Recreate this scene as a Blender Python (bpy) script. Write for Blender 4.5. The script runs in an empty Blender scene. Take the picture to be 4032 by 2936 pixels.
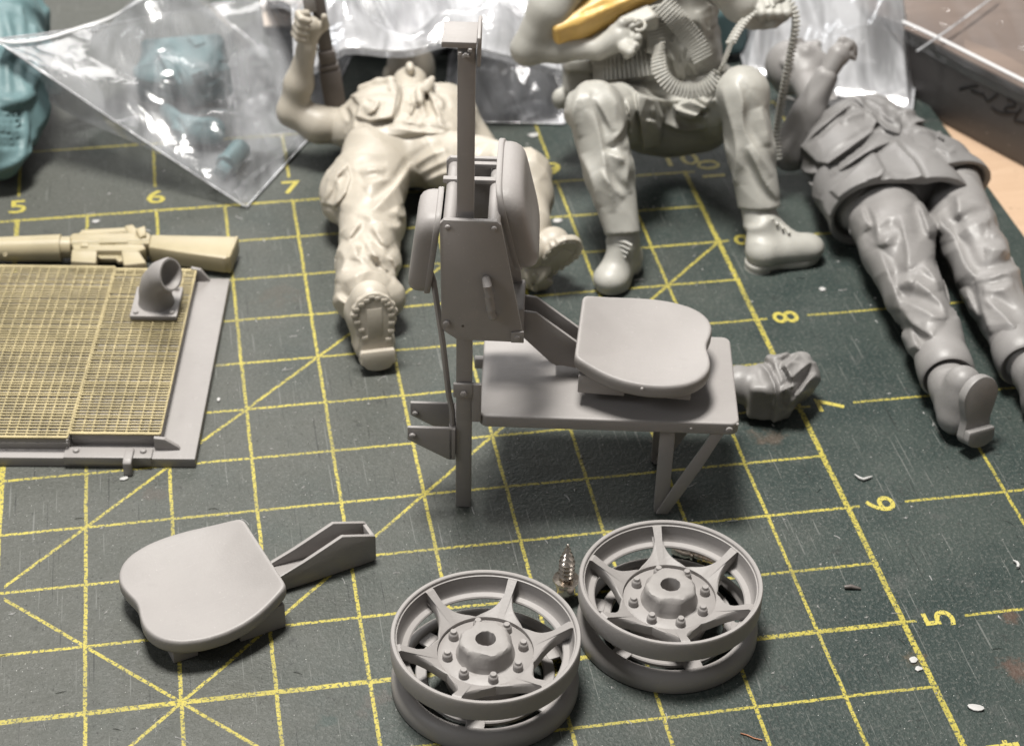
import bpy, bmesh, math, random
import numpy as np
from mathutils import Vector, Matrix

# ---------------------------------------------------------------- camera, world, lamps
sc = bpy.context.scene
sc.unit_settings.system = 'IMPERIAL'
sc.unit_settings.scale_length = 0.0254          # one unit is one inch, as printed on the cutting mat
COL = sc.collection

CAM = np.array([6.33429848, -2.29553261, 7.43241508])
ROT = np.array([[0.98466971, 0.08621979, -0.15163017],
                [-0.17320191, 0.58623515, -0.79140978],
                [0.02065575, 0.80553988, 0.59218143]])
FOC = 7546.3 / 4032.0
cam = bpy.data.cameras.new('camera')
cam.sensor_width = 36.0
cam.lens = 36.0 * FOC
cam.clip_start = 0.1
cam.clip_end = 500
cam.dof.use_dof = True
cam.dof.focus_distance = 10.35
cam.dof.aperture_fstop = 1.0
co = bpy.data.objects.new('camera', cam)
M = Matrix.Identity(4)
for i in range(3):
    for j in range(3):
        M[i][j] = ROT[i, j]
    M[i][3] = CAM[i]
co.matrix_world = M
COL.objects.link(co)
sc.camera = co

world = bpy.data.worlds.new('World')
sc.world = world
world.use_nodes = True
world.node_tree.nodes['Background'].inputs[0].default_value = (1.0, 0.97, 0.93, 1)
world.node_tree.nodes['Background'].inputs[1].default_value = 0.165


def area(name, loc, target, sx, sy, power, col):
    l = bpy.data.lights.new(name, 'AREA')
    l.shape = 'RECTANGLE'
    l.size, l.size_y = sx, sy
    l.energy = power
    l.color = col
    o = bpy.data.objects.new(name, l)
    o.location = loc
    o.rotation_euler = (Vector(target) - Vector(loc)).to_track_quat('-Z', 'Y').to_euler()
    COL.objects.link(o)
    return o


area('desk_lamp', (5.6, 10.6, 26.0), (8.0, 7.0, 0), 7.0, 5.0, 14000, (1.0, 0.97, 0.92))
area('room_lamp', (-13, 0.5, 17), (8, 7, 0), 7, 7, 1300, (0.95, 0.97, 1.0))
area('sheen_lamp', (9, 33, 13), (8.5, 11, 0), 15, 6, 2600, (1.0, 0.97, 0.95))  # low back light added for sheen on the bag films and mat
vs = sc.view_settings
vs.view_transform = 'Standard'
vs.look = 'None'
vs.exposure = 0
vs.gamma = 1
vs.use_curve_mapping = False
sc.cycles.max_bounces = 10
sc.cycles.transparent_max_bounces = 16
sc.cycles.caustics_reflective = False
sc.cycles.caustics_refractive = False

# ---------------------------------------------------------------- helpers: pixels of a 2268-wide view to points in the place
PS = 1.0 / 2268.0


def ray(x, y):
    d = np.array([(x * PS - 0.5) / FOC, -(y * PS - 0.5 * 2936 / 4032) / FOC, -1.0])
    return ROT @ d


def gz(x, y, z=0.0):
    d = ray(x, y)
    return CAM + d * ((z - CAM[2]) / d[2])


def gplane(x, y, p, n):
    d = ray(x, y)
    return CAM + d * (np.dot(np.asarray(p) - CAM, n) / np.dot(d, n))


# ---------------------------------------------------------------- node helper
class NT:
    def __init__(self, name):
        self.m = bpy.data.materials.new(name)
        self.m.use_nodes = True
        self.t = self.m.node_tree
        self.n = self.t.nodes
        self.bsdf = self.n['Principled BSDF']

    def new(self, typ, **kw):
        nd = self.n.new(typ)
        for k, v in kw.items():
            setattr(nd, k, v)
        return nd

    def link(self, a, b):
        self.t.links.new(a, b)

    def put(self, sock, v):
        if isinstance(v, bpy.types.NodeSocket):
            self.link(v, sock)
        else:
            sock.default_value = v

    def ma(self, op, a, b=None, c=None):
        nd = self.new('ShaderNodeMath', operation=op)
        self.put(nd.inputs[0], a)
        if b is not None:
            self.put(nd.inputs[1], b)
        if c is not None:
            self.put(nd.inputs[2], c)
        return nd.outputs[0]

    def noise(self, scale, detail=2.0, rough=0.5, vec=None, dist=0.0):
        nd = self.new('ShaderNodeTexNoise')
        nd.inputs['Scale'].default_value = scale
        nd.inputs['Detail'].default_value = detail
        nd.inputs['Roughness'].default_value = rough
        nd.inputs['Distortion'].default_value = dist
        self.link(vec if vec is not None else self.obj(), nd.inputs['Vector'])
        return nd.outputs['Fac']

    def obj(self):
        if not hasattr(self, '_o'):
            self._o = self.new('ShaderNodeTexCoord').outputs['Object']
        return self._o

    def ramp(self, f, a, b):          # smooth 0..1 between a and b
        nd = self.new('ShaderNodeMapRange', interpolation_type='SMOOTHSTEP')
        self.put(nd.inputs['Value'], f)
        nd.inputs['From Min'].default_value = a
        nd.inputs['From Max'].default_value = b
        return nd.outputs[0]

    def mix(self, f, a, b):
        nd = self.new('ShaderNodeMix', data_type='RGBA')
        self.put(nd.inputs[0], f)
        self.put(nd.inputs[6], a if isinstance(a, bpy.types.NodeSocket) else (*a, 1))
        self.put(nd.inputs[7], b if isinstance(b, bpy.types.NodeSocket) else (*b, 1))
        return nd.outputs[2]

    def bump(self, h, dist, strength=1.0):
        nd = self.new('ShaderNodeBump')
        nd.inputs['Distance'].default_value = dist
        nd.inputs['Strength'].default_value = strength
        self.put(nd.inputs['Height'], h)
        self.link(nd.outputs[0], self.bsdf.inputs['Normal'])


def resin(name, col, rough=0.45, var=0.12, sss=0.0, spec=0.45, grain=0.0012):
    t = NT(name)
    f = t.noise(2.2, 4, 0.6)
    dark = tuple(c * (1 - var) for c in col)
    lite = tuple(min(1, c * (1 + var)) for c in col)
    c = t.mix(t.ramp(f, 0.3, 0.7), dark, lite)
    scm = t.new('ShaderNodeMapping')
    scm.inputs['Scale'].default_value = (6, 90, 20)
    scm.inputs['Rotation'].default_value = (0.2, 0.1, 0.7)
    t.link(t.obj(), scm.inputs[0])
    c = t.mix(t.ma('MULTIPLY', t.ramp(t.noise(1.0, 2, 0.6, scm.outputs[0]), 0.60, 0.72), 0.10), c, tuple(min(1, q * 1.5) for q in col))
    c = t.mix(t.ma('MULTIPLY', t.ramp(t.noise(6.5, 4, 0.7), 0.58, 0.75), 0.16), c, tuple(q * 0.72 for q in col))
    dust = t.ramp(t.noise(55, 2, 0.6), 0.69, 0.76)
    c = t.mix(t.ma('MULTIPLY', dust, 0.35), c, (min(1, col[0] * 1.7), min(1, col[1] * 1.7), min(1, col[2] * 1.7)))
    t.link(c, t.bsdf.inputs['Base Color'])
    r = t.ma('MULTIPLY_ADD', t.noise(9, 3, 0.6), 0.2, rough - 0.1)
    t.link(r, t.bsdf.inputs['Roughness'])
    t.bsdf.inputs['Specular IOR Level'].default_value = spec
    if sss:
        t.bsdf.inputs['Subsurface Weight'].default_value = sss
        t.bsdf.inputs['Subsurface Radius'].default_value = (1.0, 0.8, 0.6)
        t.bsdf.inputs['Subsurface Scale'].default_value = 0.05
    t.bump(t.noise(60, 3, 0.7), grain)
    return t.m


GREY = resin('grey_resin', (0.272, 0.256, 0.247), 0.50, 0.04)
GREYD = resin('worn_grey_resin', (0.27, 0.255, 0.245), 0.55, 0.1)
BEIGE = resin('beige_resin', (0.415, 0.378, 0.318), 0.45, 0.08, 0.12, 0.5)
PALE = resin('pale_grey_resin', (0.365, 0.357, 0.325), 0.46, 0.10, 0.08, 0.5)
DARK = resin('dark_grey_resin', (0.182, 0.176, 0.172), 0.48, 0.08, 0.0, 0.55)
MIDG = resin('mid_grey_resin', (0.225, 0.216, 0.21), 0.46, 0.08, 0.0, 0.5)
BROWN = resin('brown_grey_resin', (0.105, 0.09, 0.082), 0.45)
TEAL = resin('teal_resin', (0.115, 0.19, 0.20), 0.5, 0.12)
TAN = resin('tan_resin', (0.36, 0.31, 0.20), 0.42, 0.08, 0.2)
YELLOW = resin('yellow_resin', (0.62, 0.41, 0.13), 0.4, 0.22, 0.2)
t = NT('glint_plastic')  # white plastic for the highlights painted along film folds
t.bsdf.inputs['Base Color'].default_value = (0.86, 0.86, 0.87, 1)
t.bsdf.inputs['Roughness'].default_value = 0.18
t.bsdf.inputs['Transmission Weight'].default_value = 0.35
GLINT = t.m
WHITE = resin('white_scrap', (0.42, 0.415, 0.405), 0.5, 0.1)


def metal(name, col, rough, mm=1.0):
    t = NT(name)
    t.bsdf.inputs['Metallic'].default_value = mm
    c = t.mix(t.ramp(t.noise(3.5, 4, 0.6), 0.35, 0.65), tuple(x * 0.72 for x in col), col)
    t.link(c, t.bsdf.inputs['Base Color'])
    t.link(t.ma('MULTIPLY_ADD', t.noise(20, 3), 0.25, rough - 0.12), t.bsdf.inputs['Roughness'])
    return t.m


BRASS = metal('etched_brass', (0.45, 0.38, 0.215), 0.5, 0.65)
STEEL = metal('plated_steel', (0.82, 0.74, 0.66), 0.2)


def film_mat(name, haze, tint, rough=0.06, grain=6.0, bd=0.02, gloss=0.16, fres=0.75):
    t = NT(name)
    t.n.remove(t.bsdf)
    out = t.n['Material Output']
    tr = t.new('ShaderNodeBsdfTransparent')
    tr.inputs[0].default_value = (*tint, 1)
    df = t.new('ShaderNodeBsdfDiffuse')
    df.inputs[0].default_value = (0.80, 0.81, 0.84, 1)
    tl = t.new('ShaderNodeBsdfTranslucent')
    tl.inputs[0].default_value = (0.8, 0.8, 0.82, 1)
    gl = t.new('ShaderNodeBsdfGlossy')
    gl.inputs['Roughness'].default_value = rough
    gl.inputs['Color'].default_value = (1, 1, 1, 1)
    bm = t.new('ShaderNodeBump')
    bm.inputs['Distance'].default_value = bd
    bm.inputs['Strength'].default_value = 0.8
    n1 = t.noise(grain, 3, 0.55, None, 1.2)
    t.link(n1, bm.inputs['Height'])
    for s in (gl, df):
        t.link(bm.outputs[0], s.inputs['Normal'])
    m0 = t.new('ShaderNodeMixShader')
    m0.inputs[0].default_value = 0.4
    t.link(df.outputs[0], m0.inputs[1])
    t.link(tl.outputs[0], m0.inputs[2])
    m1 = t.new('ShaderNodeMixShader')
    mpg = t.new('ShaderNodeMapping')
    mpg.inputs['Scale'].default_value = (3.2, 0.7, 1.0)
    mpg.inputs['Rotation'].default_value = (0, 0, 0.25)
    t.link(t.obj(), mpg.inputs[0])
    h = t.ma('MULTIPLY_ADD', t.ramp(t.noise(1.4, 3, 0.6, mpg.outputs[0], 0.6), 0.3, 0.75), haze * 1.2, haze * 0.4)
    t.link(h, m1.inputs[0])
    t.link(tr.outputs[0], m1.inputs[1])
    t.link(m0.outputs[0], m1.inputs[2])
    fr = t.new('ShaderNodeLayerWeight')
    fr.inputs[0].default_value = 0.30
    t.link(bm.outputs[0], fr.inputs['Normal'])
    m2 = t.new('ShaderNodeMixShader')
    t.link(t.ma('MULTIPLY_ADD', fr.outputs['Fresnel'], fres, gloss * 0.3), m2.inputs[0])
    t.link(m1.outputs[0], m2.inputs[1])
    t.link(gl.outputs[0], m2.inputs[2])
    t.link(m2.outputs[0], out.inputs['Surface'])
    return t.m


FILM = film_mat('clear_bag_film', 0.22, (0.97, 0.975, 0.985), 0.15, 3.0, 0.02, 0.1, 0.6)
FILM2 = film_mat('crinkled_bag_film', 0.85, (0.97, 0.97, 0.98), 0.15, 2.4, 0.022, 0.4)
FILM3 = film_mat('box_wrap_film', 0.05, (0.98, 0.98, 0.985), 0.05, 3.0, 0.02, 0.2)


# ---------------------------------------------------------------- object helpers
def tag(o, label=None, cat=None, group=None, kind=None):
    if label:
        o['label'] = label
    if cat:
        o['category'] = cat
    if group:
        o['group'] = group
    if kind:
        o['kind'] = kind
    return o


def empty(name, loc, rz, label, cat, group=None):
    o = bpy.data.objects.new(name, None)
    o.empty_display_size = 0.1
    o.location = loc
    o.rotation_euler = (0, 0, rz)
    COL.objects.link(o)
    return tag(o, label, cat, group)


def link_mesh(name, me, mat, parent=None, off=None):
    o = bpy.data.objects.new(name, me)
    if mat is not None and not me.materials:
        me.materials.append(mat)
    COL.objects.link(o)
    if parent is not None:
        o.parent = parent
    if off is not None:
        o.location = off
    return o


class MB:
    """collects shapes and links them as one mesh object"""

    def __init__(self):
        self.b = bmesh.new()

    def box(self, lo, hi, rot=None):
        c = [(a + b) / 2 for a, b in zip(lo, hi)]
        s = [abs(b - a) for a, b in zip(lo, hi)]
        r = bmesh.ops.create_cube(self.b, size=1.0)
        m = Matrix.Translation(c) @ (rot.to_4x4() if rot else Matrix.Identity(4)) @ Matrix.Diagonal((*s, 1))
        bmesh.ops.transform(self.b, matrix=m, verts=r['verts'])
        return self

    def prism(self, poly, f, t0, t1):
        """poly: 2D outline; f(a, b, t) gives the point; runs from t0 to t1"""
        v0 = [self.b.verts.new(f(a, b, t0)) for a, b in poly]
        v1 = [self.b.verts.new(f(a, b, t1)) for a, b in poly]
        n = len(poly)
        self.b.faces.new(v0[::-1])
        self.b.faces.new(v1)
        for i in range(n):
            self.b.faces.new((v0[i], v0[(i + 1) % n], v1[(i + 1) % n], v1[i]))
        return self

    def lathe(self, prof, n=48, mat=None, closed=False):
        m = mat or Matrix.Identity(4)
        rings = []
        for r, z in prof:
            if r < 1e-6:
                rings.append([self.b.verts.new(m @ Vector((0, 0, z)))])
            else:
                rings.append([self.b.verts.new(m @ Vector((r * math.cos(2 * math.pi * k / n), r * math.sin(2 * math.pi * k / n), z))) for k in range(n)])
        pairs = list(zip(rings, rings[1:]))
        if closed:
            pairs.append((rings[-1], rings[0]))
        for A, B in pairs:
            for k in range(n):
                k2 = (k + 1) % n
                if len(A) == 1 and len(B) == 1:
                    continue
                if len(A) == 1:
                    self.b.faces.new((A[0], B[k2], B[k]))
                elif len(B) == 1:
                    self.b.faces.new((A[k], A[k2], B[0]))
                else:
                    self.b.faces.new((A[k], A[k2], B[k2], B[k]))
        if not closed:
            for R_, fl in ((rings[0], True), (rings[-1], False)):
                if len(R_) > 1:
                    self.b.faces.new(R_[::-1] if fl else R_)
        return self

    def tube(self, pts, rad, n=10, flat=1.0, up=(0, 0, 1)):
        pts = [Vector(p) for p in pts]
        rings = []
        for i, p in enumerate(pts):
            d = (pts[min(i + 1, len(pts) - 1)] - pts[max(i - 1, 0)]).normalized()
            a = d.cross(Vector(up))
            if a.length < 1e-3:
                a = d.cross(Vector((1, 0, 0)))
            a.normalize()
            b = a.cross(d).normalized()
            r = rad[i] if isinstance(rad, (list, tuple)) else rad
            rings.append([self.b.verts.new(p + a * (r * math.cos(2 * math.pi * k / n)) + b * (flat * r * math.sin(2 * math.pi * k / n))) for k in range(n)])
        for A, B in zip(rings, rings[1:]):
            for k in range(n):
                self.b.faces.new((A[k], A[(k + 1) % n], B[(k + 1) % n], B[k]))
        self.b.faces.new(rings[0][::-1])
        self.b.faces.new(rings[-1])
        return self

    def build(self, name, mat, parent=None, bevel=0.0, angle=35, seg=2, loc=None):
        bm = self.b
        bmesh.ops.remove_doubles(bm, verts=bm.verts, dist=1e-5)
        bmesh.ops.recalc_face_normals(bm, faces=bm.faces)
        if bevel > 0:
            es = [e for e in bm.edges if len(e.link_faces) == 2 and e.calc_face_angle(0) > math.radians(28)]
            bmesh.ops.bevel(bm, geom=es, offset=bevel, segments=seg, affect='EDGES', profile=0.5, clamp_overlap=True)
        me = bpy.data.meshes.new(name)
        bm.to_mesh(me)
        bm.free()
        me.shade_smooth()
        me.set_sharp_from_angle(angle=math.radians(angle))
        return link_mesh(name, me, mat, parent, loc)


def dome(mb, c, r, h, nrm=(0, 0, 1), n=14):
    q = Vector((0, 0, 1)).rotation_difference(Vector(nrm)).to_matrix().to_4x4()
    m = Matrix.Translation(c) @ q
    mb.lathe([(r, -0.004), (r, h * 0.35), (r * 0.8, h * 0.8), (r * 0.35, h), (0, h)], n, m)
    return mb


# ---------------------------------------------------------------- implicit-surface modelling for cast figures
class Sdf:
    def __init__(self, lo, hi, h=0.016):
        self.lo = np.array(lo, float)
        self.h = h
        self.n = np.ceil((np.array(hi, float) - self.lo) / h).astype(int) + 1
        self.D = np.full(self.n, 9.0, np.float32)
        self.ax = [(self.lo[i] + h * np.arange(self.n[i])).astype(np.float32) for i in range(3)]

    def region(self, lo, hi):
        a = np.clip(np.floor((np.asarray(lo) - self.lo) / self.h).astype(int), 0, self.n - 1)
        b = np.clip(np.ceil((np.asarray(hi) - self.lo) / self.h).astype(int) + 1, 1, self.n)
        s = tuple(slice(a[i], max(b[i], a[i] + 1)) for i in range(3))
        X = self.ax[0][s[0]][:, None, None]
        Y = self.ax[1][s[1]][None, :, None]
        Z = self.ax[2][s[2]][None, None, :]
        return s, X, Y, Z

    def put(self, s, d, k, op):
        D = self.D[s]
        if op == 'sub':
            d = -d
            hh = np.maximum(k - np.abs(D - d), 0) / max(k, 1e-6)
            self.D[s] = np.maximum(D, d) + hh * hh * k * 0.25
        else:
            hh = np.maximum(k - np.abs(D - d), 0) / max(k, 1e-6)
            self.D[s] = np.minimum(D, d) - hh * hh * k * 0.25

    def cap(self, a, b, ra, rb=None, k=0.06, op='add', flat=None, fold=None):
        """tapered capsule; flat=(axis, factor) squashes along a direction; fold=(amp, freq, twist, seed)"""
        a = np.asarray(a, float)
        b = np.asarray(b, float)
        rb = ra if rb is None else rb
        m = max(ra, rb) * (1.0 if flat is None else max(1.0, 1 / flat[1])) + k + 0.06
        s, X, Y, Z = self.region(np.minimum(a, b) - m, np.maximum(a, b) + m)
        ab = b - a
        L2 = float(ab @ ab) + 1e-9
        px, py, pz = X - a[0], Y - a[1], Z - a[2]
        t = np.clip((px * ab[0] + py * ab[1] + pz * ab[2]) / L2, 0, 1)
        qx, qy, qz = px - t * ab[0], py - t * ab[1], pz - t * ab[2]
        if flat is not None:
            n, f = np.asarray(flat[0], float), flat[1]
            n = n / np.linalg.norm(n)
            q = qx * n[0] + qy * n[1] + qz * n[2]
            e = 1 / f - 1
            qx, qy, qz = qx + e * q * n[0], qy + e * q * n[1], qz + e * q * n[2]
        d = np.sqrt(qx * qx + qy * qy + qz * qz)
        r = ra + (rb - ra) * t
        if fold:
            amp, fr, tw, seed = fold
            amp *= 1.25
            L = math.sqrt(L2)
            u = ab / L
            e1 = np.cross(u, [0.13, 0.21, 0.97])
            e1 /= np.linalg.norm(e1)
            e2 = np.cross(u, e1)
            ph = np.arctan2(qx * e2[0] + qy * e2[1] + qz * e2[2], qx * e1[0] + qy * e1[1] + qz * e1[2])
            sl = t * L
            w = fr * sl + tw * ph + 1.1 * np.sin(0.55 * fr * sl + 2 * ph + seed) + seed * 3.1
            g = 1 - 2 * np.abs(np.sin(w * 0.5)) ** 0.8
            w2 = 0.6 * fr * sl - (tw + 1) * ph + 1.4 * np.sin(0.4 * fr * sl - ph + seed * 2.0)
            g2 = np.sin(w2)
            r = r + amp * (0.65 * g + 0.45 * g2)
        d = d - r
        if flat is not None:
            d = d * max(flat[1], 0.6)
        self.put(s, d, k, op)
        return self

    def chain(self, pts, rads, k=0.06, op='add', **kw):
        for i in range(len(pts) - 1):
            self.cap(pts[i], pts[i + 1], rads[i], rads[i + 1], k, op, **kw)
        return self

    def ell(self, c, r, R=None, k=0.05, op='add'):
        c = np.asarray(c, float)
        r = np.asarray(r, float)
        m = r.max() + k + 0.03
        s, X, Y, Z = self.region(c - m, c + m)
        p = [X - c[0], Y - c[1], Z - c[2]]
        if R is not None:
            p = [p[0] * R[0][i] + p[1] * R[1][i] + p[2] * R[2][i] for i in range(3)]
        k0 = np.sqrt((p[0] / r[0]) ** 2 + (p[1] / r[1]) ** 2 + (p[2] / r[2]) ** 2)
        k1 = np.sqrt((p[0] / r[0] ** 2) ** 2 + (p[1] / r[1] ** 2) ** 2 + (p[2] / r[2] ** 2) ** 2) + 1e-6
        self.put(s, k0 * (k0 - 1) / k1, k, op)
        return self

    def rbox(self, c, hs, R=None, rr=0.03, k=0.03, op='add'):
        c = np.asarray(c, float)
        hs = np.asarray(hs, float)
        m = np.linalg.norm(hs) + k + 0.03
        s, X, Y, Z = self.region(c - m, c + m)
        p = [X - c[0], Y - c[1], Z - c[2]]
        if R is not None:
            p = [p[0] * R[0][i] + p[1] * R[1][i] + p[2] * R[2][i] for i in range(3)]
        q = [np.abs(p[i]) - (hs[i] - rr) for i in range(3)]
        q = np.broadcast_arrays(*q)
        out = np.sqrt(sum(np.maximum(x, 0) ** 2 for x in q))
        ins = np.minimum(np.maximum(q[0], np.maximum(q[1], q[2])), 0)
        self.put(s, out + ins - rr, k, op)
        return self

    def cut(self, p, n):
        """keep only the side of the plane the normal points away from"""
        p = np.asarray(p, float)
        n = np.asarray(n, float) / np.linalg.norm(n)
        d = (self.ax[0][:, None, None] - p[0]) * n[0] + (self.ax[1][None, :, None] - p[1]) * n[1] + (self.ax[2][None, None, :] - p[2]) * n[2]
        self.D = np.maximum(self.D, d.astype(np.float32))
        return self

    def wrinkle(self, amp, freq, seed, band=0.12):
        """patchy pinched cloth folds over everything built so far"""
        m = np.argwhere(np.abs(self.D) < band)
        P = self.lo + self.h * m
        r = np.random.RandomState(seed)
        Q = P.copy()
        for i in range(3):
            k = r.normal(size=3) * freq * 0.22
            Q[:, i] += 0.9 / freq * np.sin(P @ k + r.uniform(0, 6)) + 0.6 / freq * np.sin(P @ (r.normal(size=3) * freq * 0.4) + r.uniform(0, 6))
        w = 0
        for i in range(5):
            k = r.normal(size=3)
            k *= freq * r.uniform(0.5, 1.0) / np.linalg.norm(k)
            rid = 1 - np.abs(np.sin(0.5 * (Q @ k) + r.uniform(0, 6)))
            km = r.normal(size=3) * freq * 0.16
            msk = np.clip(0.5 + 0.9 * np.sin(P @ km + r.uniform(0, 6)), 0, 1)
            w = w + msk * (rid ** 3)
        self.D[m[:, 0], m[:, 1], m[:, 2]] -= (amp * (w - 0.55)).astype(np.float32)
        return self

    def hit(self, x, y):
        d = ray(x, y)
        d = d / np.linalg.norm(d)
        t = np.arange(6.0, 22.0, self.h * 0.5)
        P = CAM[None] + t[:, None] * d[None]
        I = np.round((P - self.lo) / self.h).astype(int)
        ok = ((I >= 0) & (I < self.n)).all(1)
        if not ok.any():
            return None
        I, P = I[ok], P[ok]
        v = self.D[I[:, 0], I[:, 1], I[:, 2]]
        j = np.argmax(v < 0)
        if v[j] >= 0:
            return P[np.argmin(v)]
        return P[j]

    def stroke(self, px, r=0.014, k=0.03, op='add', taper=True, lift=0.0):
        """a crease or ridge that lies on the cast surface, through the given view points"""
        k *= 0.65
        pts = []
        for (x0, y0), (x1, y1) in zip(px, px[1:]):
            m = max(2, int(math.hypot(x1 - x0, y1 - y0) / 9))
            for i in range(m):
                h = self.hit(x0 + (x1 - x0) * i / m, y0 + (y1 - y0) * i / m)
                if h is not None:
                    pts.append(h)
        h = self.hit(*px[-1])
        if h is not None:
            pts.append(h)
        if len(pts) < 2:
            return self
        P = np.array(pts)
        if len(P) > 4:                                 # relax stair-steps of the grid
            for _ in range(3):
                P[1:-1] = 0.25 * P[:-2] + 0.5 * P[1:-1] + 0.25 * P[2:]
        P[:, 2] += lift
        n = len(P)
        R_ = [r * (math.sin(math.pi * (i + 0.6) / (n + 0.2)) ** 0.5 if taper else 1) + 0.002 for i in range(n)]
        lo, hi = P.min(0) - r - k - 0.02, P.max(0) + r + k + 0.02
        s, X, Y, Z = self.region(lo, hi)
        best = np.full(self.D[s].shape, 9.0, np.float32)
        for i in range(n - 1):
            if np.linalg.norm(P[i + 1] - P[i]) > 0.35:
                continue
            a, ab = P[i], P[i + 1] - P[i]
            L2 = float(ab @ ab) + 1e-9
            t = np.clip(((X - a[0]) * ab[0] + (Y - a[1]) * ab[1] + (Z - a[2]) * ab[2]) / L2, 0, 1)
            d = np.sqrt((X - a[0] - t * ab[0]) ** 2 + (Y - a[1] - t * ab[1]) ** 2 + (Z - a[2] - t * ab[2]) ** 2) - (R_[i] + (R_[i + 1] - R_[i]) * t)
            np.minimum(best, d, out=best)
        self.put(s, best, k, op)
        return self

    def _near(self, px, margin, band):
        px = np.asarray(px, float)
        lo2, hi2 = px.min(0) - margin, px.max(0) + margin
        m = np.argwhere(np.abs(self.D) < band)
        P = self.lo + self.h * m
        q = (P - CAM) @ ROT
        X = (0.5 + FOC * q[:, 0] / -q[:, 2]) / PS
        Y = (0.5 * 2936 / 4032 - FOC * q[:, 1] / -q[:, 2]) / PS
        k = (X > lo2[0]) & (X < hi2[0]) & (Y > lo2[1]) & (Y < hi2[1])
        m, X, Y, P = m[k], X[k], Y[k], P[k]
        i0 = np.clip(m - 2, 0, self.n - 1)
        i1 = np.clip(m + 2, 0, self.n - 1)
        D = self.D
        g = np.stack([D[i1[:, 0], m[:, 1], m[:, 2]] - D[i0[:, 0], m[:, 1], m[:, 2]],
                      D[m[:, 0], i1[:, 1], m[:, 2]] - D[m[:, 0], i0[:, 1], m[:, 2]],
                      D[m[:, 0], m[:, 1], i1[:, 2]] - D[m[:, 0], m[:, 1], i0[:, 2]]], 1)
        vd = CAM - P
        face = (g * vd).sum(1) > -0.1 * np.linalg.norm(g, axis=1) * np.linalg.norm(vd, axis=1)
        return m[face], X[face], Y[face]

    def patch(self, px, h, soft=2.5):
        """raise (or sink) a sewn-on panel with the given outline"""
        m, X, Y = self._near(px, soft * 3, 0.09)
        px = np.asarray(px, float)
        ins = np.zeros(len(X), bool)
        dist = np.full(len(X), 1e9)
        for (x0, y0), (x1, y1) in zip(px, np.roll(px, -1, 0)):
            c = ((y0 > Y) != (y1 > Y)) & (X < (x1 - x0) * (Y - y0) / (y1 - y0 + 1e-9) + x0)
            ins ^= c
            t = np.clip(((X - x0) * (x1 - x0) + (Y - y0) * (y1 - y0)) / ((x1 - x0) ** 2 + (y1 - y0) ** 2 + 1e-9), 0, 1)
            dist = np.minimum(dist, np.hypot(X - x0 - t * (x1 - x0), Y - y0 - t * (y1 - y0)))
        sd = np.where(ins, dist, -dist)
        self.D[m[:, 0], m[:, 1], m[:, 2]] -= (h * np.clip(0.5 + sd / (2 * soft), 0, 1)).astype(np.float32)
        return self

    def pleat(self, px, w, h, side=1):
        """a pulled cloth fold: crisp on one side of the line, falling away over w on the other"""
        px = np.asarray(px, float)
        P = px.copy()
        for _ in range(2):                              # round the corners of the trace
            Q = np.empty((2 * len(P) - 2, 2))
            Q[0::2] = 0.75 * P[:-1] + 0.25 * P[1:]
            Q[1::2] = 0.25 * P[:-1] + 0.75 * P[1:]
            P = np.vstack([P[:1], Q, P[-1:]])
        m, X, Y = self._near(P, w * 2.5, 0.11)
        if not len(X):
            return self
        best = np.full(len(X), 1e9)
        sgn = np.ones(len(X))
        along = np.zeros(len(X))
        seg = np.linalg.norm(np.diff(P, axis=0), axis=1)
        cum = np.r_[0, np.cumsum(seg)] / seg.sum()
        for i in range(len(P) - 1):
            (x0, y0), (x1, y1) = P[i], P[i + 1]
            t = np.clip(((X - x0) * (x1 - x0) + (Y - y0) * (y1 - y0)) / (seg[i] ** 2 + 1e-9), 0, 1)
            d = np.hypot(X - x0 - t * (x1 - x0), Y - y0 - t * (y1 - y0))
            k = d < best
            best = np.where(k, d, best)
            cr = (x1 - x0) * (Y - y0) - (y1 - y0) * (X - x0)
            sgn = np.where(k, np.sign(cr), sgn)
            along = np.where(k, cum[i] + t * (cum[i + 1] - cum[i]), along)
        env = np.clip(np.minimum(along, 1 - along) * 3.5, 0, 1) ** 0.6
        env = np.where((along <= 0) | (along >= 1), 0.0, env)
        near = sgn * side > 0
        prof = np.where(near, np.exp(-(best / w) ** 1.3), np.exp(-(best / (0.33 * w)) ** 2))
        dip = np.where(near, 0, -0.40 * np.exp(-((best - 0.95 * w) / (0.5 * w)) ** 2))
        self.D[m[:, 0], m[:, 1], m[:, 2]] -= (h * env * (prof + dip)).astype(np.float32)
        return self

    def pleats(self, crop, lines, w=13, h=0.026):
        x0, y0, sc_ = crop
        for L in lines:
            sd = 1
            ww, hh = w, h
            if isinstance(L[0], (int, float)):
                sd, L = L[0], L[1:]
                if abs(sd) > 1:
                    hh = h * abs(sd)
                    sd = 1 if sd > 0 else -1
            self.pleat([((x0 + x / sc_) * 0.5625, (y0 + y / sc_) * 0.5625) for x, y in L], ww, hh, sd)
        return self

    def mesh(self, name, mat, parent=None, origin=(0, 0, 0)):
        D, h = self.D, self.h
        ins = D < 0
        n = np.array(D.shape) - 1
        cnt = np.zeros(n, np.int8)
        offs = [(i, j, k) for i in (0, 1) for j in (0, 1) for k in (0, 1)]
        for i, j, k in offs:
            cnt += ins[i:i + n[0], j:j + n[1], k:k + n[2]]
        act = (cnt > 0) & (cnt < 8)
        C = np.argwhere(act)
        idx = np.full(n, -1, np.int32)
        idx[act] = np.arange(len(C))
        vals = np.stack([D[C[:, 0] + i, C[:, 1] + j, C[:, 2] + k] for i, j, k in offs], 1)
        acc = np.zeros((len(C), 3))
        num = np.zeros(len(C))
        O = np.array(offs, float)
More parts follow.
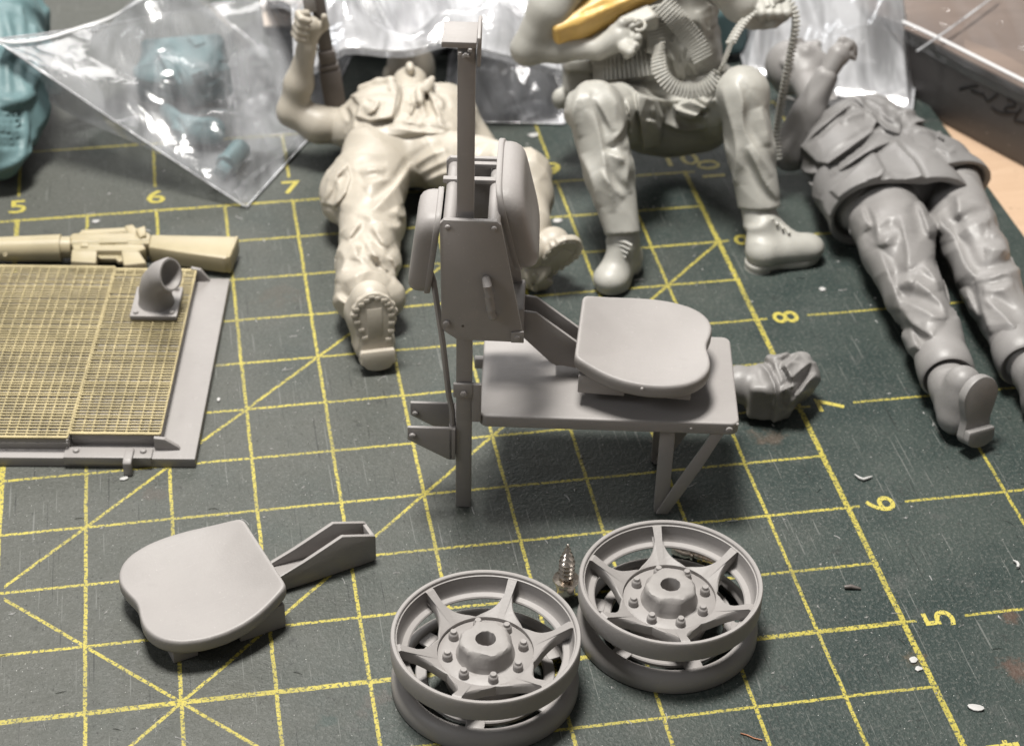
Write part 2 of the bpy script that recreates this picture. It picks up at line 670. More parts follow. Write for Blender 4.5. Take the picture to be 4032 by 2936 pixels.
        for a in range(8):
            for b in range(a + 1, 8):
                if abs(O[a] - O[b]).sum() != 1:
                    continue
                va, vb = vals[:, a], vals[:, b]
                m = (va < 0) != (vb < 0)
                t = np.where(m, va / np.where(m, va - vb, 1), 0)
                acc += np.where(m[:, None], O[a] + (O[b] - O[a]) * t[:, None], 0)
                num += m
        V = self.lo + h * (C + acc / num[:, None]) - np.asarray(origin)
        F = []
        for ax in range(3):
            u, v = [(1, 2), (2, 0), (0, 1)][ax]
            sl0 = [slice(None)] * 3
            sl1 = [slice(None)] * 3
            sl0[ax] = slice(0, -1)
            sl1[ax] = slice(1, None)
            a, b = ins[tuple(sl0)], ins[tuple(sl1)]
            E_ = np.argwhere(a != b)
            E_ = E_[(E_[:, u] > 0) & (E_[:, v] > 0) & (E_[:, u] < n[u]) & (E_[:, v] < n[v])]
            fl = a[E_[:, 0], E_[:, 1], E_[:, 2]]
            q = []
            for du, dv in ((-1, -1), (0, -1), (0, 0), (-1, 0)):
                c = E_.copy()
                c[:, u] += du
                c[:, v] += dv
                q.append(idx[c[:, 0], c[:, 1], c[:, 2]])
            q = np.stack(q, 1)
            q[~fl] = q[~fl][:, ::-1]
            F.append(q)
        F = np.concatenate(F)
        F = F[(F >= 0).all(1)]
        # one gentle relax so that the grid does not show
        for _ in range(1):
            A = np.zeros_like(V)
            W = np.zeros(len(V))
            for i in range(4):
                j = (i + 1) % 4
                np.add.at(A, F[:, i], V[F[:, j]])
                np.add.at(A, F[:, j], V[F[:, i]])
                np.add.at(W, F[:, i], 1)
                np.add.at(W, F[:, j], 1)
            V = 0.72 * V + 0.28 * A / np.maximum(W, 1)[:, None]
        me = bpy.data.meshes.new(name)
        me.vertices.add(len(V))
        me.vertices.foreach_set('co', V.astype(np.float32).ravel())
        me.loops.add(F.size)
        me.loops.foreach_set('vertex_index', F.astype(np.int32).ravel())
        me.polygons.add(len(F))
        me.polygons.foreach_set('loop_start', np.arange(0, F.size, 4, dtype=np.int32))
        me.update(calc_edges=True)
        me.validate()
        me.shade_smooth()
        return link_mesh(name, me, mat, parent)


def frame(x, z):
    """rotation matrix whose columns are the local axes, from two directions"""
    x = np.asarray(x, float)
    x = x / np.linalg.norm(x)
    z = np.asarray(z, float)
    z = z - x * (z @ x)
    z = z / np.linalg.norm(z)
    return np.stack([x, np.cross(z, x), z], 1)


# ================================================================ the setting: mat and desk
def mat_material():
    t = NT('cutting_mat_vinyl')
    sep = t.new('ShaderNodeSeparateXYZ')
    t.link(t.obj(), sep.inputs[0])
    wob = t.ma('MULTIPLY_ADD', t.noise(3.0, 2), 0.012, -0.006)
    x = t.ma('ADD', sep.outputs[0], wob)
    y = t.ma('ADD', sep.outputs[1], t.ma('MULTIPLY_ADD', t.noise(2.6, 2), 0.012, -0.006))
    A = lambda op, a, b=None, c=None: t.ma(op, a, b, c)
    grit = t.noise(70, 2, 0.6)

    def line(d, w):
        w2 = A('MULTIPLY_ADD', grit, 0.010, w - 0.005)
        return A('SUBTRACT', 1.0, A('DIVIDE', A('MAXIMUM', A('SUBTRACT', d, A('SUBTRACT', w2, 0.003)), 0.0), 0.004))

    def sat(v):
        return A('MINIMUM', A('MAXIMUM', v, 0.0), 1.0)

    def near(v, step):
        return A('ABSOLUTE', A('SUBTRACT', v, A('MULTIPLY', A('ROUND', A('DIVIDE', v, step)), step)))

    def lt(a, b):
        return A('LESS_THAN', a, b)

    def gt(a, b):
        return A('GREATER_THAN', a, b)

    def all_(*v):
        r = v[0]
        for q in v[1:]:
            r = A('MULTIPLY', r, q)
        return r

    W0, W1 = 0.0114, 0.018
    inner = all_(lt(x, 10.02), lt(y, 10.02))
    L = []
    L.append(all_(sat(line(near(x, 0.5), W0)), inner))
    L.append(all_(sat(line(near(y, 0.5), W0)), inner))
    L.append(all_(sat(line(A('ABSOLUTE', A('SUBTRACT', x, 10.0)), W1)), lt(y, 10.02)))
    L.append(all_(sat(line(A('ABSOLUTE', A('SUBTRACT', y, 10.0)), 0.0135)), lt(x, 10.02)))
    L.append(all_(sat(line(A('ABSOLUTE', A('SUBTRACT', y, 5.0)), W1)), lt(x, 10.02)))
    L.append(all_(sat(line(A('ABSOLUTE', A('SUBTRACT', x, 5.0)), W1)), lt(y, 10.02)))
    ny, nx = near(y, 1.0), near(x, 1.0)
    L.append(all_(sat(line(ny, W0)), gt(x, 10.36), lt(x, 11.6), lt(y, 10.4)))
    L.append(all_(sat(line(ny, W0)), gt(x, 9.9), lt(x, 10.075), lt(y, 10.4)))
    L.append(all_(sat(line(nx, W0)), gt(y, 10.34), lt(y, 11.0), lt(x, 10.5)))
    L.append(all_(sat(line(A('ABSOLUTE', A('SUBTRACT', x, 11.0)), W0)), lt(y, 11.0)))
    L.append(all_(sat(line(A('ABSOLUTE', A('SUBTRACT', y, 11.0)), W0)), lt(x, 11.0)))
    s2 = 1 / math.sqrt(2)
    d1 = A('MULTIPLY', A('ABSOLUTE', A('SUBTRACT', A('SUBTRACT', y, x), 1.0)), s2)
    d2 = A('MULTIPLY', A('ABSOLUTE', A('ADD', A('SUBTRACT', y, x), 1.0)), s2)
    d3 = A('MULTIPLY', A('ABSOLUTE', A('SUBTRACT', A('ADD', y, x), 11.0)), s2)
    L.append(all_(sat(line(d1, W0)), inner, gt(x, 5.05)))
    L.append(all_(sat(line(d2, W0)), inner))
    L.append(all_(sat(line(d3, W0)), inner, gt(x, 5.05), lt(y, 6.0)))
    m = L[0]
    for q in L[1:]:
        m = A('MAXIMUM', m, q)
    fleck = t.ramp(t.noise(50, 2, 0.75), 0.51, 0.58)
    streak_v = t.new('ShaderNodeMapping')
    streak_v.inputs['Scale'].default_value = (9, 45, 1)
    streak_v.inputs['Rotation'].default_value = (0, 0, 0.5)
    t.link(t.obj(), streak_v.inputs[0])
    fleck = A('MAXIMUM', fleck, A('MULTIPLY', t.ramp(t.noise(1.6, 3, 0.7, streak_v.outputs[0]), 0.60, 0.66), 0.55))
    worn = t.ramp(t.noise(1.9, 3, 0.6), 0.25, 0.6)
    m = A('MULTIPLY', m, A('SUBTRACT', 1.0, A('MULTIPLY', fleck, 0.85)))
    m = A('MULTIPLY', m, A('MULTIPLY_ADD', worn, 0.45, 0.55))

    # the vinyl: green, rubbed grey and brown where it has been used most
    g = t.mix(t.ramp(t.noise(1.1, 5, 0.65), 0.35, 0.65), (0.019, 0.032, 0.029), (0.041, 0.054, 0.048))
    rub = A('MULTIPLY_ADD', t.noise(0.75, 5, 0.65), 1.6, A('MULTIPLY_ADD', sep.outputs[0], -0.17, 0.95))
    base = t.mix(t.ramp(rub, 0.0, 0.9), g, (0.068, 0.071, 0.062))
    base = t.mix(A('MULTIPLY', t.ramp(t.noise(5.0, 5, 0.7), 0.55, 0.75), 0.35), base, (0.10, 0.10, 0.095))
    base = t.mix(A('MULTIPLY', t.ramp(t.noise(7.0, 4, 0.7), 0.60, 0.72), 0.5), base, (0.020, 0.021, 0.020))
    # pale pebbling and fine scuffs
    peb = t.noise(46, 2, 0.75)
    base = t.mix(A('MULTIPLY', t.ramp(peb, 0.50, 0.66), 0.5), base, (0.11, 0.114, 0.104))
    base = t.mix(A('MULTIPLY', t.ramp(t.noise(38, 2, 0.75), 0.60, 0.70), 0.6), base, (0.012, 0.013, 0.012))
    sm = t.new('ShaderNodeMapping')
    sm.inputs['Scale'].default_value = (28, 4, 1)
    sm.inputs['Rotation'].default_value = (0, 0, 0.35)
    t.link(t.obj(), sm.inputs[0])
    base = t.mix(A('MULTIPLY', t.ramp(t.noise(3.0, 3, 0.7, sm.outputs[0]), 0.64, 0.74), 0.4), base, (0.16, 0.16, 0.15))
    base = t.mix(t.ramp(t.noise(85, 1, 0.5), 0.755, 0.80), base, (0.55, 0.55, 0.52))
    for sxy, rot_, th_, dk in (((60, 1.6, 1), 1.25, 0.70, (0.16, 0.165, 0.155)), ((70, 1.3, 1), -0.6, 0.72, (0.012, 0.014, 0.013)), ((55, 1.0, 1), 0.05, 0.73, (0.15, 0.155, 0.145)), ((80, 2.0, 1), 2.3, 0.72, (0.014, 0.016, 0.015))):
        kn = t.new('ShaderNodeMapping')
        kn.inputs['Scale'].default_value = sxy
        kn.inputs['Rotation'].default_value = (0, 0, rot_)
        t.link(t.obj(), kn.inputs[0])
        base = t.mix(A('MULTIPLY', t.ramp(t.noise(1.0, 1, 0.5, kn.outputs[0]), th_, th_ + 0.03), 0.6), base, dk)
    # rust and paint smears
    for sx, sy, sr, colr, am in ((10.5, 4.55, 0.22, (0.20, 0.075, 0.045), 0.7), (10.62, 4.95, 0.12, (0.22, 0.09, 0.05), 0.6),
                                 (9.72, 6.72, 0.2, (0.19, 0.10, 0.06), 0.6), (6.75, 4.75, 0.13, (0.015, 0.045, 0.042), 0.9),
                                 (6.3, 4.6, 0.08, (0.015, 0.04, 0.038), 0.9), (7.0, 4.85, 0.2, (0.12, 0.08, 0.07), 0.5),
                                 (9.95, 4.72, 0.14, (0.23, 0.13, 0.05), 0.6), (5.9, 6.75, 0.15, (0.10, 0.06, 0.05), 0.5),
                                 (6.8, 8.75, 0.3, (0.085, 0.062, 0.046), 0.6)):
        dd = A('POWER', A('ADD', A('POWER', A('SUBTRACT', sep.outputs[0], sx), 2.0), A('POWER', A('SUBTRACT', sep.outputs[1], sy), 2.0)), 0.5)
        dd = A('MULTIPLY_ADD', t.noise(9, 4, 0.7), sr * 2.2, A('SUBTRACT', dd, sr * 1.1))
        base = t.mix(A('MULTIPLY', t.ramp(dd, sr * 0.6, sr * 0.1), am * 0.38), base, colr)
    yel = t.mix(t.noise(14, 3), (0.37, 0.315, 0.05), (0.50, 0.43, 0.085))
    col = t.mix(m, base, yel)
    t.link(col, t.bsdf.inputs['Base Color'])
    t.link(A('MULTIPLY_ADD', t.noise(12, 3), 0.3, 0.42), t.bsdf.inputs['Roughness'])
    t.bsdf.inputs['Specular IOR Level'].default_value = 0.35
    t.bump(A('ADD', peb, A('MULTIPLY', t.noise(18, 3), 0.6)), 0.006)
    return t.m


mb = MB()
mb.box((-3, 1.0, -0.09), (12.25, 19.5, 0.0))
mat_o = mb.build('cutting_mat', mat_material(), bevel=0.012)
tag(mat_o, 'worn dark green cutting mat with yellow inch grid', 'cutting mat', kind='structure')


def ink_material():
    t = NT('yellow_ink')
    c = t.mix(t.noise(16, 3), (0.37, 0.315, 0.05), (0.50, 0.43, 0.085))
    c = t.mix(t.ramp(t.noise(60, 2, 0.7), 0.55, 0.62), c, (0.06, 0.06, 0.03))
    t.link(c, t.bsdf.inputs['Base Color'])
    t.bsdf.inputs['Roughness'].default_value = 0.6
    return t.m


INK = ink_material()


def number(txt, x, y, rz, size=0.25):
    cu = bpy.data.curves.new('number', 'FONT')
    cu.body = txt
    cu.size = size
    cu.align_x = 'CENTER'
    cu.align_y = 'CENTER'
    cu.offset = 0.002
    cu.space_character = 1.1
    o = bpy.data.objects.new('number_tmp', cu)
    COL.objects.link(o)
    bpy.context.view_layer.update()
    me = bpy.data.meshes.new_from_object(o.evaluated_get(bpy.context.evaluated_depsgraph_get()))
    bpy.data.objects.remove(o)
    me.name = 'number'
    me.materials.clear()
    q = link_mesh('number', me, INK, mat_o)
    q.location = (x, y, 0.0015)
    q.rotation_euler = (0, 0, rz)
    q.scale = (1.22, 1.0, 1)
    return q


for k in range(5, 11):
    number(str(k), k, 10.185, 0)
    number(str(k), 10.215, k, math.pi / 2)
number('4', 10.215, 4, math.pi / 2)

t = NT('desk_wood')
mp = t.new('ShaderNodeMapping')
mp.inputs['Scale'].default_value = (0.6, 5, 1)
t.link(t.obj(), mp.inputs[0])
c = t.mix(t.noise(1.5, 5, 0.65, mp.outputs[0], 0.6), (0.40, 0.265, 0.17), (0.58, 0.425, 0.30))
c = t.mix(t.ramp(t.noise(9, 4, 0.7), 0.6, 0.75), c, (0.33, 0.23, 0.15))
t.link(c, t.bsdf.inputs['Base Color'])
t.bsdf.inputs['Roughness'].default_value = 0.5
DESK = t.m
mb = MB()
mb.box((-14, -6, -0.6), (26, 30, -0.094))
tag(mb.build('desk', DESK), 'tan wooden desk top', 'desk', kind='structure')

# ================================================================ the platform with post, backrests and folding seat
O0 = np.array([7.71, 6.33, 0.0])
TH = math.radians(-11.5)
UX = np.array([math.cos(TH), math.sin(TH), 0])
VX = np.array([-math.sin(TH), math.cos(TH), 0])


def up(x, y, v=0.0):
    """view point on the upright plane at depth v of the platform -> (u, z)"""
    w = gplane(x, y, O0 + VX * v, VX) - O0
    return float(w @ UX), float(w[2])


st = empty('seat_platform', tuple(O0), TH, 'grey resin seat assembly with tall square post, table and folding seat', 'model part')
F_up = lambda a, b, t: Vector((a, t, b))      # outline in u-z, thickness along v
F_vz = lambda a, b, t: Vector((t, a, b))      # outline in v-z, thickness along u
F_flat = lambda a, b, t: Vector((a, b, t))


def rrect(x0, y0, x1, y1, r, n=5):
    P = []
    for cx, cy, a0 in ((x1 - r, y0 + r, -90), (x1 - r, y1 - r, 0), (x0 + r, y1 - r, 90), (x0 + r, y0 + r, 180)):
        for i in range(n + 1):
            a = math.radians(a0 + 90 * i / n)
            P.append((cx + r * math.cos(a), cy + r * math.sin(a)))
    return P


MB().box((-0.045, 0.02, 0.0), (0.045, 0.11, 3.03)).build('post', GREY, st, 0.006)
tp = MB().box((-0.125, 0.0, 3.032), (0.052, 0.235, 3.066)).build('top_plate', GREY, st, 0.004)
MB().prism([(0.0, 2.93), (0.11, 2.93), (0.22, 3.03), (0.24, 3.10), (0.14, 3.125), (0.02, 3.08)], F_vz, 0.054, 0.072).build('side_flange', GREY, tp, 0.004)
rng = random.Random(4)
mb = MB()
for k in range(7):
    mb.lathe([(0, -0.014), (0.014, -0.005), (0.011, 0.008), (0, 0.012)], 6, Matrix.Translation((-0.005 + rng.uniform(-.03, .03), -0.003, 3.02 + rng.uniform(-.035, .015))))
mb.build('glue_lump', GREYD, tp)

# carriage: front and back plate with cross rods, handle and rivets
plate = [(-0.133, 2.02), (-0.112, 2.045), (0.172, 2.045), (0.195, 2.02), (0.332, 1.29), (0.328, 1.262), (0.22, 1.264), (-0.035, 1.268), (-0.06, 1.285), (-0.112, 1.325), (-0.124, 1.36)]
fpo = MB().prism(plate, F_up, -0.045, -0.015).build('front_plate', GREY, st, 0.005)
for (u, z), r in (((-0.09, 2.003), 0.0165), ((0.158, 2.003), 0.0165), ((-0.094, 1.378), 0.021)):
    dome(MB(), (u, -0.046, z), r, 0.016, (0, -1, 0)).build('rivet', GREY, fpo)
MB().prism([(0.262, 1.268), (0.334, 1.268), (0.333, 1.345), (0.262, 1.335)], F_up, -0.058, -0.046).build('corner_pad', GREY, fpo, 0.004)
dome(MB(), (0.297, -0.058, 1.303), 0.018, 0.012, (0, -1, 0)).build('rivet', GREY, fpo)
MB().lathe([(0.0075, -0.002), (0.0075, 0.0015), (0, 0.0015)], 12, Matrix.Translation((-0.006, -0.0455, 1.362)) @ Matrix.Rotation(math.radians(90), 4, 'X')).build('pin_hole_shade', BROWN, fpo)  # flat brown disc; its dark colour stands in for the hole's shade
MB().tube([(0.118, -0.04, 1.675), (0.122, -0.075, 1.688), (0.128, -0.098, 1.668), (0.138, -0.10, 1.61), (0.150, -0.10, 1.52), (0.158, -0.092, 1.468), (0.160, -0.07, 1.448), (0.160, -0.04, 1.446)],
          [0.024, 0.025, 0.026, 0.026, 0.026, 0.025, 0.023, 0.021], 12).build('handle', GREY, fpo)
bp = MB().prism([(u, z + (0.0 if z > 1.6 else -0.22)) for u, z in plate], F_up, 0.62, 0.65).build('back_plate', GREY, st, 0.005)
for u in (-0.085, 0.155):
    MB().tube([(u, -0.02, 1.985), (u, 0.2, 1.985), (u, 0.4, 1.985), (u, 0.63, 1.985)], 0.036, 14).build('cross_rod', GREY, st)
MB().box((-0.14, 0.40, 2.005), (0.24, 0.44, 2.035)).build('cross_bar', GREY, st, 0.006)
MB().box((-0.06, 0.55, 2.02), (0.24, 0.585, 2.048)).build('cross_bar', GREY, st, 0.006)
MB().box((0.10, 0.34, 1.00), (0.33, 0.66, 1.22)).build('hinge_block', GREY, st, 0.01)


# backrests: a domed cushion on a thin flange, seen edge-on
def backrest(name, u0, sgn, v0, v1, z0, z1, lean, thick, notch):
    """sgn +1: cushion bulges to +u; lean: shift of u per unit of height"""
    root = None
    m = 44
    outl = []
    for i in range(m):
        a = 2 * math.pi * i / m
        c, s = math.cos(a), math.sin(a)
        e = 0.42
        vv = (v0 + v1) / 2 + (v1 - v0) / 2 * math.copysign(abs(c) ** e, c)
        zz = (z0 + z1) / 2 + (z1 - z0) / 2 * math.copysign(abs(s) ** e, s)
        if s < 0:
            zz += notch * math.exp(-((vv - (v0 + v1) / 2) / 0.14) ** 2)
        outl.append((vv, zz))
    cv, cz = (v0 + v1) / 2, (z0 + z1) / 2
    b = bmesh.new()
    prof = [(1.0, 0.0), (1.0, 0.30), (0.985, 0.55), (0.94, 0.80), (0.86, 0.95), (0.72, 1.0), (0.4, 0.93), (0.0, 0.90)]
    rings = []
    for f, h in prof:
        if f == 0:
            rings.append([b.verts.new((u0 + sgn * thick * h + lean * (cz - z0), cv, cz))])
            continue
        rings.append([b.verts.new((u0 + sgn * thick * h + lean * (cz + (zz - cz) * f - z0), cv + (vv - cv) * f, cz + (zz - cz) * f)) for vv, zz in outl])
    for A, B in zip(rings, rings[1:]):
        for k in range(m):
            k2 = (k + 1) % m
            if len(B) == 1:
                b.faces.new((A[k], A[k2], B[0]))
            else:
                b.faces.new((A[k], A[k2], B[k2], B[k]))
    b.faces.new(rings[0])
    q = MB()
    q.b.free()
    q.b = b
    o = q.build(name, GREY, st, 0, 50)
    q = MB()
    fl = [(cv + (vv - cv) * 1.035, cz + (zz - cz) * 1.05) for vv, zz in outl]
    q.prism(fl, lambda a, c, t: Vector((u0 + t + lean * (c - z0), a, c)), -sgn * 0.032, sgn * 0.002)
    q.build('flange', GREY, o, 0.007, 40)
    return o


backrest('backrest', 0.312, 1, 0.10, 0.80, 1.60, 2.12, -0.24, 0.105, 0.0)
backrest('backrest', -0.232, -1, 0.10, 0.50, 1.44, 1.955, 0.13, 0.10, 0.0)
# strut from the left backrest to the footrest
sv_ = (0.26, 0.14, 0.06, 0.05, 0.05, 0.05)
sp = [up(*q, v_) + (v_,) for q, v_ in zip(((940, 560), (960, 622), (981, 760), (994, 875), (1001, 905), (1003, 950)), sv_)]
MB().tube([(u, v_, z) for u, z, v_ in sp], [0.017] * 6, 8, 1.4, (0, 1, 0)).build('strut', GREY, st)
# footrest channel
foot = [(-0.325, 0.605), (-0.062, 0.605), (-0.062, 0.375), (-0.085, 0.372), (-0.325, 0.512)]
fr = MB().prism(foot, F_up, 0.0, 0.022).build('footrest_plate', GREY, st, 0.006)
dome(MB(), (-0.296, -0.001, 0.548), 0.02, 0.018, (0, -1, 0)).build('rivet', GREY, fr)
fr2 = MB().prism(foot, F_up, 0.235, 0.257).build('footrest_plate', GREY, st, 0.006)
dome(MB(), (-0.296, 0.234, 0.53), 0.018, 0.016, (0, -1, 0)).build('rivet', GREY, fr2)
MB().box((-0.085, 0.0, 0.375), (-0.0465, 0.257, 0.6)).build('footrest_web', GREY, st, 0.004)
dome(MB(), (-0.078, 0.23, 0.46), 0.014, 0.014, (-1, -1, 0)).build('rivet', GREY, fr2)
# hinges from post to table
MB().box((-0.06, -0.005, 0.835), (0.05, 0.019, 0.93)).build('hinge_plate', GREY, st, 0.005)
MB().box((0.046, 0.0, 0.66), (0.1, 0.026, 0.925)).build('hinge_tab', GREY, st, 0.004)
MB().lathe([(0.02, 0), (0.02, 0.02), (0.012, 0.024), (0, 0.024)], 6, Matrix.Translation((0.0, -0.004, 0.868)) @ Matrix.Rotation(math.radians(90), 4, 'X')).build('hinge_bolt', GREY, st)
MB().box((0.04, 0.56, 0.63), (0.13, 0.60, 0.70)).build('hinge_tab', GREY, st, 0.004)
# table
tb = MB().prism(rrect(0.09, -0.002, 1.586, 0.865, 0.05), F_flat, 0.626, 0.71).build('table_top', GREY, st, 0.012, seg=3)
dome(MB(), (1.53, -0.003, 0.665), 0.022, 0.012, (0, -1, 0)).build('rivet', GREY, tb)
for v in (0.03, 0.50):
    lg = MB().box((1.14, v, 0.0), (1.225, v + 0.055, 0.628)).build('leg', GREY, st, 0.004)
    brc = [(1.150, 0.005), (1.222, 0.005), (1.30, 0.165), (1.40, 0.375), (1.505, 0.627), (1.43, 0.627), (1.40, 0.545), (1.33, 0.40), (1.235, 0.20)]
    MB().prism(brc, F_up, v - 0.022, v - 0.003).build('brace', GREY, lg, 0.004)

SEAT_OUT = [(0.0, 0.32), (0.1, 0.365), (0.2, 0.405), (0.3, 0.432), (0.42, 0.445), (0.54, 0.435), (0.65, 0.398), (0.72, 0.345), (0.762, 0.28), (0.783, 0.21), (0.781, 0.145), (0.769, 0.08), (0.755, 0.025)]
SEAT_OUT = SEAT_OUT + [(x, -y) for x, y in SEAT_OUT[::-1]]


def resample(P, n, closed=True):
    P = np.array(P, float)
    Q = np.vstack([P, P[:1]]) if closed else P
    s = np.r_[0, np.cumsum(np.linalg.norm(np.diff(Q, axis=0), axis=1))]
    t = np.linspace(0, s[-1], n + 1)[:-1] if closed else np.linspace(0, s[-1], n)
    return np.stack([np.interp(t, s, Q[:, i]) for i in range(Q.shape[1])], 1)


def seat_mesh(name, parent):
    """bicycle-style pan: heart-shaped front, dished top, turned-up rear edge"""
    P = resample(SEAT_OUT, 120)
    for _ in range(2):
        P = 0.25 * np.roll(P, 1, 0) + 0.5 * P + 0.25 * np.roll(P, -1, 0)
    c = np.array([0.40, 0.0])
    b = bmesh.new()

    def top(x, y, f):
        fall = 0.012 - 0.025 * x / 0.8 + 0.05 * math.exp(-(max(x, 0) / 0.16) ** 1.5) - 0.035
        dish = -0.036 * (1 - min(1, f) ** 2.2) + 0.05 * (x - 0.4) ** 2
        return fall + dish

    prof = [(0.955, -0.092), (0.985, -0.088), (1.0, -0.072), (1.003, -0.040), (0.998, -0.020), (0.988, -0.008), (0.972, -0.001), (0.94, 0.0), (0.90, 0.0), (0.82, 0.0), (0.7, 0.0), (0.55, 0.0), (0.4, 0.0), (0.25, 0.0), (0.12, 0.0)]
    rings = []
    for f, h in prof:
        R_ = []
        for x, y in P:
            # shrink towards a spine so the notch keeps its shape
            bl_ = min(1.0, max(0.0, (0.93 - f) / 0.38))
            if x > 0.6 and abs(y) < 0.16:
                x = x + bl_ * max(0.0, 0.79 - 0.2 * y * y - x)
            sx, sy = c[0] + (x - c[0]) * f, y * f
            R_.append(b.verts.new((sx, sy, h + top(sx, sy, f))))
        rings.append(R_)
    m = len(P)
    for A, B in zip(rings, rings[1:]):
        for k in range(m):
            b.faces.new((A[k], A[(k + 1) % m], B[(k + 1) % m], B[k]))
    v = b.verts.new((c[0], 0, top(c[0], 0, 0)))
    for k in range(m):
        b.faces.new((rings[-1][k], rings[-1][(k + 1) % m], v))
    b.faces.new(rings[0][::-1])
    q = MB()
    q.b.free()
    q.b = b
    return q.build(name, GREY, parent, 0, 60)


def seat_blocks(parent, low):
    for x0, x1, y0, y1 in ((0.03, 0.30, -0.34, -0.24), (0.03, 0.30, 0.24, 0.34), (0.54, 0.68, -0.33, -0.21), (0.54, 0.68, 0.21, 0.33)):
        P = [(x0, low), (x1, low), (x1, 0.005 - 0.03 * x1 - 0.085), (x0, 0.005 - 0.03 * x0 - 0.085)]
        MB().prism(P, F_up, y0, y1).build('runner', GREY, parent, 0.006)


sx = 0.648
s_r = seat_mesh('seat', st)
s_r.location = (sx, 0.475, 1.0)
s_r.rotation_euler = (0, 0, math.radians(-4.5))
seat_blocks(s_r, -0.205)
for x_, y_, z_ in ((0.40, -0.447, -0.06),):
    MB().lathe([(0, -0.006), (0.011, -0.002), (0.008, 0.006), (0, 0.008)], 7, Matrix.Translation((x_, y_, z_))).build('sprue_nub', GREYD, s_r)
for u_, v_, z_ in ((1.31, -0.003, 0.668), (1.575, 0.0, 0.707)):
    MB().lathe([(0, -0.005), (0.010, -0.002), (0.007, 0.005), (0, 0.007)], 7, Matrix.Translation((u_, v_, z_))).build('sprue_nub', GREYD, tb)
# carrier arms: channel with pointed sides
for v in (0.40, 0.56):
    arm = [(0.29, 1.02), (0.325, 1.165), (0.40, 1.155), (0.66, 0.945), (0.80, 0.88), (0.80, 0.79), (0.63, 0.775), (0.50, 0.80)]
    MB().prism(arm, F_up, v, v + 0.024).build('carrier_arm', GREY, st, 0.005)
MB().box((0.52, 0.42, 0.775), (0.80, 0.57, 0.80)).build('carrier_web', GREY, st, 0.003)

# ================================================================ the loose folding seat
ls = empty('seat_pan_part', (6.512, 5.818, 0), math.radians(-161.5), 'loose grey seat pan with heart-shaped front and bracket on the mat', 'model part')
o = seat_mesh('seat_pan', ls)
o.location = (0, 0, 0.25)
seat_blocks(o, -0.247)
br = bpy.data.objects.new('bracket', None)
for side, nm in ((-0.075, 'bracket_side'), (0.052, 'bracket_side')):
    P = [(0.16, 0.02), (0.16, 0.12), (0.0, 0.105), (-0.20, 0.17), (-0.44, 0.265), (-0.63, 0.195), (-0.645, 0.185), (-0.645, 0.015), (-0.62, 0.005), (-0.2, 0.005)]
    MB().prism(P, F_up, side, side + 0.023).build(nm, GREY, ls, 0.005)
MB().box((-0.645, -0.055, 0.01), (-0.622, 0.055, 0.185)).build('bracket_end', GREY, ls, 0.004)
MB().prism([(-0.60, 0.035), (0.1, 0.085), (0.1, 0.105), (-0.60, 0.055)], F_up, -0.055, 0.055).build('bracket_floor', GREY, ls, 0.002)
bpy.data.objects.remove(br)


